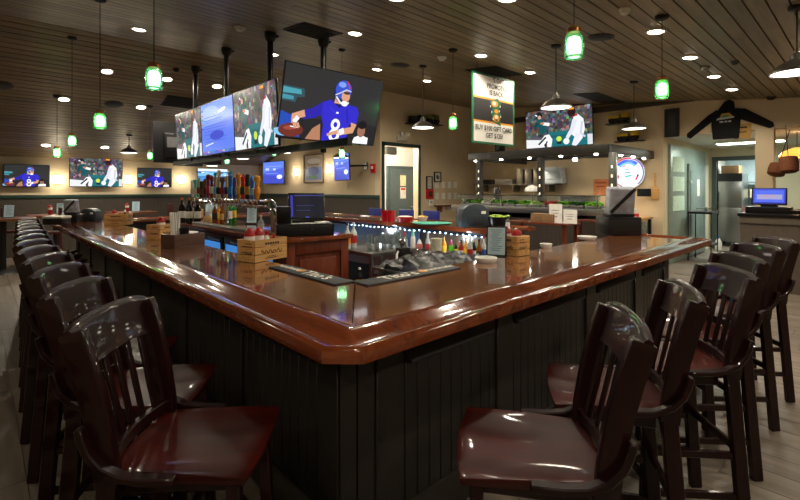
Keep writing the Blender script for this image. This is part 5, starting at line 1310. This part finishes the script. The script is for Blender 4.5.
# toy trucks and tools on small shelf brackets on the wall
m_yel = M('toy_yellow', (206, 170, 40), .4)
def toy(px, py, plane, label, rz, col=m_yel, s=1.0):
    q_ = PX(px, py, XB-.12) if plane == 'X' else PY(px, py, YD-.12)
    t = thing('toy_truck', label, 'toy', q_, rz, 'toy trucks displayed on the walls'); t.scale = (s, s, s)
    bd = MB().box((-.24, -.06, .05), (.2, .05, .11)).build('chassis', m_black, t, .006); MB().box((.04, -.055, .11), (.2, .045, .22)).build('cab', col, t, .015); MB().box((-.24, -.058, .11), (.0, .048, .17)).build('load_bed', col, t, .008)
    for x in (-.18, -.08, .12): MB().cyl((x, -.07, .05), (x, .06, .05), .05, n=14).build('wheel', m_black, t)
    MB().box((-.3, -.08, -.02), (.3, .12, 0)).build('shelf_board', m_black, t)
toy(620, 123, 'X', 'yellow toy truck on the upper black wall ledge', -PI/2, s=.95); toy(629, 141, 'X', 'yellow toy truck on the lower black wall ledge', -PI/2, s=.95)
toy(432, 124, 'Y', 'olive toy truck on the wall above the vestibule frame', 0, M('toy_olive', (110, 116, 40), .5), 1.1); toy(417, 124, 'Y', 'black toy truck on the wall beside the dome lamp', 0, M('toy_black', (30, 30, 30), .5), 1.0)
# small speaker under the promotion sign
q_ = PX(500, 150, CX); t = thing('wall_speaker', 'small black speaker standing on the canopy below the promotion sign', 'speaker', (CX, q_.y, zc1)); MB().box((-.07, -.09, 0), (.07, .09, .2)).build('cabinet', m_gloss, t, .012); MB().cyl((-.07, 0, .08), (-.078, 0, .08), .05, n=18).build('cone', m_black, t); MB().cyl((-.07, 0, .16), (-.076, 0, .16), .02, n=14).build('tweeter', m_black, t)

# ================================================================== door wall papers and frames
m_pap = M('faded_paper', (236, 232, 222), .8, var=.04)
for r_, py in enumerate((185, 196, 207.5)):
    for c_, px in enumerate((437, 443.4, 449.4, 455.3)):
        q_ = PY(px, py, YD); o = tag(MB().box((-.07, -.004, -.085), (.07, 0, .085)).build('paper_sheet', m_pap), 'faded white paper sheet pinned in the grid on the door wall', 'paper', 'paper sheets pinned on the door wall'); o.location = q_
def frame(px, py, w_, h_, label, inner, fm, plane='Y'):
    q_ = PY(px, py, YD) if plane == 'Y' else PX(px, py, XA); t = thing('picture_frame', label, 'picture frame', q_, 0 if plane == 'Y' else -PI/2, None)
    for (x0, z0, x1, z1) in ((-w_/2, -h_/2, w_/2, -h_/2+.025), (-w_/2, h_/2-.025, w_/2, h_/2), (-w_/2, -h_/2+.025, -w_/2+.025, h_/2-.025), (w_/2-.025, -h_/2+.025, w_/2, h_/2-.025)): MB().box((x0, -.03, z0), (x1, 0, z1)).build('frame_bar', fm, t)
    put('print', picture_mesh('print', w_-.05, h_-.05, inner), m_print, t, (0, -.015, -h_/2+.025)); MB().box((-w_/2+.02, -.012, -h_/2+.02), (w_/2-.02, -.002, h_/2-.02)).build('backing', m_black, t)
    return t
frame(429, 183, .22, .34, 'tall dark-framed notice above the red alarm box', [((206, 200, 186), rect(0, 0, 1, 1)), ((150, 150, 140), rect(.2, .2, .8, .24)), ((150, 150, 140), rect(.2, .5, .8, .54)), ((120, 120, 112), rect(.2, .75, .8, .8))], m_black)
frame(437.2, 177, .26, .26, 'square dark-framed picture over the pinned papers', [((214, 210, 196), rect(0, 0, 1, 1)), ((70, 70, 80), ell(.45, .5, .2, .28)), ((130, 120, 110), rect(.6, .2, .85, .6))], m_black)
frame(314, 168.5, .98, .74+.04, 'large framed poster with pale blue picture on the wainscot wall', [((196, 180, 160), rect(0, 0, 1, 1)), ((120, 140, 200), rect(.08, .08, .92, .55)), ((90, 110, 180), ell(.5, .4, .3, .16)), ((100, 150, 120), rect(.2, .12, .7, .24)), ((236, 232, 226), ell(.5, .78, .35, .1)), ((140, 120, 110), rect(.2, .62, .8, .66))], M('brown_frame', (96, 74, 56), .4), 'X')
q_ = PY(429, 194, YD); t = thing('alarm_box', 'red fire alarm box below the tall framed notice', 'alarm', q_); MB().box((-.12, -.05, -.12), (.12, 0, .12)).build('case', m_bask, t, .008); MB().box((-.07, -.054, -.07), (.07, -.05, .07)).build('inner_panel', M('alarm_grey', (60, 50, 50), .4), t)
q_ = PY(430.5, 203, YD); t = thing('thermostat', 'white thermostat below the red alarm box', 'thermostat', q_); MB().box((-.08, -.03, -.08), (.08, 0, .08)).build('case', m_wplast, t, .006); MB().box((-.04, -.033, .0), (.04, -.03, .05)).build('display', M('lcd_grey', (130, 140, 120), .3), t)
q_ = PX(373.8, 168.3, XA); t = thing('fire_alarm', 'small red fire alarm strobe beside the green door frame', 'alarm', q_, -PI/2); MB().box((-.07, -.05, -.1), (.07, 0, .1)).build('case', m_bask, t, .008); MB().box((-.03, -.07, -.02), (.03, -.05, .05)).build('strobe_lens', m_wplast, t, .004)
q_ = PY(401, 138, YD); t = thing('emergency_light', 'twin emergency light above the green door frame', 'emergency light', q_); MB().box((-.16, -.08, -.07), (.16, 0, .07)).build('case', m_cream, t, .01)
for s in (-1, 1): MB().cyl((s*.1, -.08, .09), (s*.1, -.16, .07), .05, n=14).build('lamp_head', m_cream, t)
q_ = PY(439, 215.5, YD-.02); t = thing('wall_ledge', 'thin mahogany drink ledge on the door wall', 'ledge', (0, YD, 1.12)); MB().box((PY(434, 215, YD).x, -.22, 0), (PY(470, 215, YD).x, 0, .035)).build('board', m_cab, t, .004)
for x in (PY(437, 215, YD).x, PY(467, 215, YD).x): MB().box((x, -.16, -.14), (x+.03, 0, 0)).build('bracket', m_cab, t)

# ================================================================== hooded jumper on the header wall
m_hood = M('black_fleece', (16, 16, 18), .9, var=.2)
q_ = PX(726, 128, XB)
hd = thing('hooded_jumper', 'black hooded jumper spread out on the cream header wall', 'jumper', (XB-.002, q_.y, PX(726, 139, XB).z), -PI/2)
body = [(-.25, 0), (-.25, .32), (-.27, .5), (-.72, .22), (-.78, .1), (-.7, .06)]
MB().prism([(-.2, .0), (.2, .0), (.22, .25), (.23, .44), (.17, .56), (-.16, .55), (-.23, .46), (-.215, .2)], 0, .05, Matrix.Rotation(PI/2, 4, 'X')).build('torso', m_hood, hd, .015)
MB().prism([(-.15, .55), (-.2, .36), (-.57, .05), (-.63, .08), (-.63, .15), (-.28, .47)], 0, .045, Matrix.Rotation(PI/2, 4, 'X')).build('sleeve', m_hood, hd, .012)
MB().prism([(.15, .56), (.2, .36), (.64, .14), (.7, .17), (.69, .24), (.3, .53)], 0, .045, Matrix.Rotation(PI/2, 4, 'X')).build('sleeve', m_hood, hd, .012)
MB().prism([(-.13, .52), (.14, .54), (.13, .68), (.06, .73), (-.02, .69), (-.08, .6)], 0, .08, Matrix.Rotation(PI/2, 4, 'X')).build('hood', m_hood, hd, .02)
sh = [((206, 160, 40), [(.2, .55), (.3, .9), (.7, .92), (.85, .7), (.95, .5), (.1, .45)]), ((90, 150, 110), ell(.5, .68, .22, .1)), ((200, 204, 206), [(.02, .4), (.9, .5), (.98, .62), (.1, .58)]), ((196, 198, 200), rect(.2, .2, .8, .32)), ((30, 30, 34), rect(.4, .2, .46, .32)), ((30, 30, 34), rect(.6, .2, .66, .32))]
put('printed_crest', picture_mesh('printed_crest', .3, .24, sh), m_print, hd, (.0, -.053, .26))
q_ = PX(742.5, 131, XB); t = thing('gold_notice', 'gold paper notice pinned beside the black jumper', 'notice', (XB, q_.y, q_.z), -PI/2); MB().box((-.13, -.006, -.14), (.13, 0, .13)).build('sheet', M('gold_paper', (186, 146, 76), .8), t); MB().box((-.07, -.008, .05), (.07, -.006, .08)).box((-.08, -.008, -.03), (.06, -.006, -.01)).build('print', m_brand, t)

# ================================================================== kitchen recess
q_ = PC(1, 1)
t = thing('fluorescent_light', 'long fluorescent ceiling panel in the kitchen recess', 'ceiling lamp', (12.2, 1.85, 2.64)); MB().box((-.2, -.6, -.06), (.2, .6, 0)).build('tray', m_white, t); MB().box((-.17, -.57, -.075), (.17, .57, -.06)).build('diffuser', M('fluo_lens', (250, 255, 246), .4, emit=(244, 255, 236), estr=7), t); lamp('tube', 'AREA', t, (0, 0, -.09), 36, (.93, 1, .9), .5)
t = thing('fluorescent_light', 'fluorescent ceiling panel inside the kitchen doorway', 'ceiling lamp', (15.3, 2.0, 2.64)); MB().box((-.2, -.6, -.06), (.2, .6, 0)).build('tray', m_white, t); MB().box((-.17, -.57, -.075), (.17, .57, -.06)).build('diffuser', M('fluo_lens', (1, 1, 1)), t); lamp('tube', 'AREA', t, (0, 0, -.09), 55, (.93, 1, .95), .5)
struct(MB().box((XR+.12, -1, 2.64), (16.7, 3.2, 2.72)).build('ceiling_kitchen', m_white, smooth=False)) if False else None
# walk-in cooler front on the recess side wall
m_cool = M('cooler_panel', (150, 168, 160), .4, .3, var=.1)
wc = thing('walk_in_cooler', 'grey green walk-in cooler front with latch in the kitchen recess', 'cooler', (0, YR-.004, 0))
a_ = PY(668, 200, YR).x; b_ = PY(703, 200, YR).x
a_ = max(a_, XB+.2)
MB().box((a_, -.05, 0), (b_, 0, 2.5)).build('panel', m_cool, wc, .004)
d0_, d1_ = a_+(b_-a_)*.42, a_+(b_-a_)*.92
dr = MB().box((d0_, -.1, .05), (d1_, -.05, 2.15)).build('door', M('cooler_door_paint', (138, 156, 152), .35, .3), wc, .012)
MB().box((d1_-.12, -.16, 1.0), (d1_-.02, -.1, 1.12)).build('latch', m_chrome, dr, .01); MB().box((d0_+.02, -.13, 1.7), (d0_+.12, -.1, 1.78)).build('hinge', m_chrome, dr); MB().box((d0_+.02, -.13, .4), (d0_+.12, -.1, .48)).build('hinge', m_chrome, dr); MB().box((d0_+(d1_-d0_)*.45, -.105, 1.4), (d0_+(d1_-d0_)*.6, -.1, 1.8)).build('notice', m_lab, dr)
MB().box((d0_+.05, -.104, .3), (d0_+.12, -.1, 2.0)).build('dark_strip', M('strip_dark', (74, 88, 86), .4), dr)
for k in range(3): MB().box((a_+.12, -.056, 1.1+.42*k), (a_+(b_-a_)*.34, -.05, 1.42+.42*k)).build('posted_sheet', M('pale_green_sheet', (196, 220, 200), .7), wc)
# wooden paddle hanging at the wall edge
q_ = PX(667, 196, XB-.02); t = thing('pizza_paddle', 'wooden paddle hanging at the wall edge beside the cooler', 'paddle', (XB-.012, YR+.14, 1.35), -PI/2); MB().prism([(-.07, .0), (.07, .0), (.08, .2), (.03, .28), (-.03, .28), (-.08, .2)], 0, .02, Matrix.Rotation(PI/2, 4, 'X')).build('blade', m_crate, t, .004); MB().box((-.018, -.02, .27), (.018, 0, .55)).build('handle', m_crate, t, .004)
# refrigerator in the kitchen
q_ = PX(735, 239, 15.4); t = thing('refrigerator', 'tall stainless refrigerator inside the kitchen doorway', 'refrigerator', (15.45, PX(731.5, 239, 15.4).y, 0)); MB().box((-.4, -.3, .12), (.4, .3, 2.0)).build('body', m_steel, t, .01); MB().box((-.43, -.29, .2), (-.4, .29, 1.05)).build('door', m_steel, t, .008); MB().box((-.43, -.29, 1.09), (-.4, .29, 1.75)).build('door', m_steel, t, .008); MB().box((-.42, -.3, 1.78), (-.4, .3, 2.0)).build('grille', m_black, t)
for z in (.85, 1.2): MB().cyl((-.46, .23, z), (-.46, .23, z+.3), .014, n=8).build('handle', m_chrome, t)
for sx in (-.33, .33):
    for sy in (-.24, .24): MB().cyl((sx, sy, 0), (sx, sy, .12), .03, n=10).build('leg', m_black, t)
t = thing('cardboard_box', 'brown cardboard box on top of the refrigerator', 'box', (15.45, PX(731.5, 239, 15.4).y, 2.0)); MB().box((-.25, -.2, 0), (.25, .2, .22)).build('box_body', m_card, t, .004); MB().box((-.25, -.02, .22), (.25, .02, .224)).build('tape', M('tape_tan', (196, 168, 120), .4), t)
# shelf rack right of the refrigerator
t = thing('wire_rack', 'kitchen rack with boxes beside the refrigerator', 'rack', (16.25, PX(757, 239, 16.2).y, 0))
for sx in (-.25, .25):
    for sy in (-.3, .3): MB().cyl((sx, sy, 0), (sx, sy, 1.8), .015, n=8).build('post', m_chrome, t)
for z in (.3, .8, 1.3, 1.75): MB().box((-.26, -.31, z), (.26, .31, z+.02)).build('shelf', m_steel, t)
for k, (z, c_) in enumerate(((.82, (190, 70, 60)), (.32, (60, 110, 160)), (1.32, (200, 190, 160)))):
    tag(MB().box((16.1, PX(757, 239, 16.2).y-.2, z), (16.35, PX(757, 239, 16.2).y+.15, z+.25)).build('storage_bin', M('bin_%d' % k, c_, .5), None, .02), '%s storage bin on the kitchen rack' % ['red', 'blue', 'beige'][k], 'bin', None)
t = thing('spray_bottle', 'white cleaning bottle on the floor at the kitchen doorway', 'bottle', (XR-.35, KD1-.1, 0)); MB().lathe([(.07, 0), (.075, .02), (.075, .2), (.04, .28), (.03, .3)], 14).build('bottle', m_wplast, t); MB().box((-.05, -.02, .3), (.03, .02, .37)).build('trigger', M('trigger_blue', (60, 100, 170), .4), t, .006)

# ---- service station against the wall: table with small wares
q_ = PX(664, 220, 9.7)
t = thing('prep_table', 'wooden-top prep table with lower shelf under the round sign', 'table', (9.75, 3.65, 0)); MB().box((-.45, -.5, .95), (.45, .6, .99)).build('tabletop', m_crate, t, .004); MB().box((-.43, -.48, .5), (.43, .58, .53)).build('shelf', m_steel, t)
for sx in (-.43, .38):
    for sy in (-.48, .53): MB().box((sx, sy, 0), (sx+.05, sy+.05, .95)).build('leg', m_black, t)
t = thing('plastic_tub', 'white plastic tub on the prep table', 'tub', (9.5, 3.4, .99)); MB().box((-.14, -.16, 0), (.14, .16, .16)).build('tub_body', m_wplast, t, .015); MB().box((-.15, -.17, .16), (.15, .17, .175)).build('lid', M('lid_clear', (220, 224, 226), .3), t, .004)
t = thing('plastic_tub', 'lavender plastic tub with lid on the prep table', 'tub', (9.5, 3.78, .99)); MB().box((-.14, -.16, 0), (.14, .16, .2)).build('tub_body', M('lavender_tub', (190, 188, 206), .4), t, .015); MB().box((-.15, -.17, .2), (.15, .17, .215)).build('lid', m_wplast, t, .004)
for k, c_ in enumerate(((190, 40, 46), (214, 206, 190), (60, 150, 80), (190, 40, 46))):
    tag(MB().lathe([(.05, 0), (.055, .08), (.05, .1), (.0001, .1)], 12).build('food_jar', M('jarcol_%d' % k, c_, .4)), '%s food jar %s' % (['red', 'cream', 'green', 'dark red'][k], ['on the prep table front', 'between tubs on the prep table', 'behind the tubs on the prep table', 'on the lower shelf of the prep table'][k]), 'jar').location = ((9.4, 3.2, .99), (9.45, 3.6, .99), (9.75, 3.6, .99), (9.45, 3.6, .53))[k]
t = thing('soda_machine', 'black drinks machine on a ledge below the round sign', 'drinks machine', (9.9, 4.6, 0)); MB().box((-.3, -.35, 0), (.3, .35, 1.0)).build('cabinet', m_black, t, .008); MB().box((-.26, -.3, 1.0), (.26, .3, 1.42)).build('dispenser', m_gloss, t, .02); MB().box((-.28, -.2, 1.1), (-.26, .2, 1.34)).build('front_panel', M('panel_grey', (90, 92, 94), .4), t)
for s in (-1, 0, 1): MB().cyl((-.28, s*.14, 1.1), (-.33, s*.14, 1.06), .015, n=8).build('nozzle', m_chrome, t)
q_ = PX(645, 193.5, XB-.2); t = thing('wall_monitor', 'small black kitchen order monitor on a wall bracket', 'monitor', (XB-.25, q_.y, q_.z-.1), -PI/2); MB().box((-.13, -.03, .04), (.13, .02, .2)).build('housing', m_gloss, t, .008); MB().box((-.05, .02, .08), (.05, .25, .14)).build('bracket', m_black, t); MB().box((-.115, -.033, .055), (.115, -.03, .185)).build('panel', M('dark_panel', (30, 32, 36), .2), t)
# utility cart
q_ = PZ(689, 236, .1); t = thing('utility_cart', 'black two-tier utility cart before the cooler', 'cart', (11.7, 2.6, 0)); t.scale = (.75, .75, .95)
for z in (.35, 1.08): MB().box((-.4, -.3, z), (.4, .3, z+.05)).build('tray', m_black, t, .006)
for sx in (-.38, .38):
    for sy in (-.28, .28): MB().cyl((sx, sy, .08), (sx, sy, 1.12), .014, n=8).build('post', m_black, t); MB().cyl((sx, sy-.02, .05), (sx, sy+.02, .05), .05, n=12).build('castor', m_black, t)
MB().tube([(.4, -.28, 1.1), (.5, -.28, 1.18), (.5, .28, 1.18), (.4, .28, 1.1)], .014).build('handle', m_chrome, t)

# ================================================================== host stand with register
HSX = 8.85; HSY1 = PX(738, 213, HSX).y; HSZ = 1.19
hs = thing('host_stand', 'taupe beadboard host stand with black top beside the kitchen opening', 'host stand')
m_hsb = stripes('host_stand_boards', (84, 74, 63), 1, .085)
MB().box((HSX, -1.2, 0), (HSX+.6, HSY1-.03, HSZ-.05)).build('body', m_hsb, hs, smooth=False); MB().box((HSX-.06, -1.25, HSZ-.05), (HSX+.66, HSY1, HSZ)).build('top', m_gloss, hs, .006); MB().box((HSX-.03, -1.22, HSZ-.16), (HSX, HSY1-.02, HSZ-.05)).build('cornice', M('host_cornice', (92, 82, 70), .5), hs, .01)
q_ = PX(768.5, 212, HSX+.2)
t = thing('cash_register', 'black register with blue-lit screen on the host stand', 'register', (HSX+.25, q_.y, HSZ), -PI/2); MB().box((-.27, -.2, 0), (.27, .2, .1)).build('cash_drawer', m_gloss, t, .006); MB().box((-.1, -.05, .1), (.1, .1, .14)).build('stand', m_gloss, t)
a = Matrix.Translation((0, -.02, .13)) @ Matrix.Rotation(-.15, 4, 'X'); MB().box((-.22, 0, 0), (.22, .035, .27)).xf(a).build('monitor', m_gloss, t, .006)
sh = [((40, 60, 190), rect(0, 0, 1, 1)), ((70, 96, 220), rect(.05, .12, .95, .9)), ((150, 150, 190), rect(.12, .3, .9, .62)), ((190, 140, 150), rect(.3, .5, .7, .56)), ((30, 30, 120), rect(0, 0, 1, .08))]
me = picture_mesh('screen', .4, .24, sh); me.transform(Matrix.Translation((0, -.002, .015))); me.transform(a); put('screen', me, m_screen, t)
q_ = PX(797, 212, HSX+.2); t = thing('card_terminal', 'black card terminal with white cord on the host stand', 'card terminal', (HSX+.2, q_.y, HSZ), -PI/2); MB().box((-.07, -.1, 0), (.07, .1, .06)).build('keypad_body', m_gloss, t, .01); MB().box((-.05, .02, .06), (.05, .09, .075)).build('display', M('grey_lcd', (90, 100, 96), .3), t); MB().tube([(-.07, -.02, .02), (-.12, -.06, .015), (-.16, -.02, .05), (-.18, .05, .1)], .008).build('cord', m_wplast, t)
# stacks of paper above and wicker baskets hung behind
for k, (px, py) in enumerate(((777, 170), (789, 166.5))):
    q_ = PX(px, py, XB-.2-.45*k); t = thing('wicker_basket', '%s brown wicker basket hanging under the header' % ('rounded' if k == 0 else 'taller'), 'basket', q_, 0, 'wicker baskets under the header'); t.rotation_euler = (.3*(1-k), .2, .4)
    MB().lathe([(.09, -.1), (.12, -.08), (.13, .02+.05*k), (.12, .1+.05*k), (.1, .1+.05*k)], 14).build('basket_body', M('brown_wicker', (112, 62, 32), .8, var=.3, scale=50, bump=.6), t)
    MB().cyl((0, 0, .1), (0, 0, 2.64-q_.z), .006, n=6).build('cord', m_cord, t)
q_ = PX(797, 153, XB+.9); t = thing('glass_pendant', 'amber striped glass pendant behind the host stand', 'pendant lamp', q_); MB().lathe([(.25, -.08), (.27, -.05), (.22, .02), (.12, .07), (.05, .1)], 22, caps=False).build('shade', M('amber_shade', (240, 160, 60), .4, emit=(255, 170, 70), estr=1.6, var=.4, scale=10, stretch=(1, 1, 12)), t); MB().cyl((0, 0, .1), (0, 0, 2.64-q_.z), .006, n=6).build('stem', m_black, t); lamp('bulb', 'POINT', t, (0, 0, -.12), 12, (1, .75, .45), .06)
# glazed cabinet behind the host stand
gc = thing('display_cabinet', 'dark glazed display cabinet behind the host stand', 'cabinet', (XR-.4, -.2, 0)); MB().box((0, -1.2, 0), (.35, 1.2, .9)).build('base', m_dg, gc, .006); MB().box((.3, -1.2, .9), (.35, 1.2, 2.2)).build('back', M('teal_back', (90, 130, 124), .5), gc)
for z in (1.2, 1.55, 1.9, 2.2): MB().box((0, -1.2, z), (.3, 1.2, z+.03)).build('shelf', m_dg, gc)
for yy in (-1.2, -.4, .4, 1.17): MB().box((0, yy, .9), (.03, yy+.03, 2.2)).build('mullion', m_dg, gc)
random.seed(4)
for k in range(12):
    z = (.9, 1.23, 1.58)[k % 3]; yy = -1.0+.17*k
    tag(MB().lathe([(.04, 0), (.06, .05), (.05, .14), (.03, .2), (.0001, .2)], 10).build('vase', M('vase_%d' % (k % 4), ((190, 60, 50), (210, 190, 120), (80, 150, 120), (60, 80, 150))[k % 4], .4)), 'small %s vase in the glazed cabinet, on the %s shelf' % (('red', 'sand', 'green', 'blue')[k % 4], ('lowest', 'middle', 'upper')[k % 3]), 'vase', 'vases in the glazed cabinet').location = (XR-.25, -.2+yy, z)

# ================================================================== left: dining tables at the television wall
m_tbl = M_wood('table_wood', (88, 46, 26), (130, 76, 44), 0, rough=.3, coat=.3)
m_ch = M('chair_red_brown', (64, 22, 18), .4)
def dining(x, y, label, w_=1.1, d_=.75):
    t = thing('dining_table', label, 'table', (x, y, 0)); MB().box((-w_/2, -d_/2, .98), (w_/2, d_/2, 1.03)).build('tabletop', m_tbl, t, .008); MB().cyl((0, 0, .04), (0, 0, .98), .05, n=14).build('pedestal', m_black, t); MB().lathe([(.3, 0), (.28, .03), (.06, .06)], 20).build('foot', m_black, t)
    return t
def dchair(x, y, rz, label):
    t = thing('dining_chair', label, 'chair', (x, y, 0), rz, 'red brown chairs at the high tables'); MB().box((-.2, -.2, .68), (.2, .2, .73)).build('seat', m_ch, t, .012); MB().box((-.2, .17, .78), (.2, .2, 1.2)).build('backrest', m_ch, t, .012)
    for sx in (-1, 1):
        for sy in (-1, 1): MB().beam((sx*.19, sy*.19, 0), (sx*.17, sy*.17, .68), .035, .035).build('leg', m_ch, t)
        MB().beam((sx*.17, .18, .7), (sx*.17, .185, .8), .03, .03).build('back_post', m_ch, t)
for k, (px, py, Yt) in enumerate(((132, 209, 12.2), (56, 211, 12.0), (3, 212, 11.2))):
    q_ = PY(px, py, Yt); nm = ['high table near the white-blue television', 'high table under the largest television', 'high table close to the side wall'][k]
    dining(q_.x, Yt, 'dark wooden ' + nm, .95)
    ketchup((q_.x-.1, Yt, 1.03), 'red ketchup bottle on the ' + nm, .2, .036); menu((q_.x+.08, Yt, 1.03), math.radians(-25), 'pale blue menu stand on the ' + nm, .18, .25)
    s_ = (1, -1, 1)[k]; dchair(q_.x+.68*s_, Yt+.05, -PI/2*s_, 'red brown chair at the ' + nm)
# tall chairs along the side
for k, (x, y) in enumerate(((-.62, 6.6), (-.75, 7.6), (-.7, 8.7))):
    dchair(x, y, PI/2+.2*k, 'red brown chair in the aisle, %s counted from the bar corner' % ORD[k])
# black tray with a pale lid strip at the far counter end
q_ = PY(57, 213, 8.0); t = thing('service_tray', 'black service tray with cream lid at the far counter end', 'tray', (q_.x, 8.0, TOPZ), math.radians(-40)); MB().box((-.13, -.1, 0), (.13, .1, .09)).build('tray_body', m_gloss, t, .01); MB().box((-.135, -.105, .09), (.135, .105, .12)).build('lid', m_cream, t, .008)
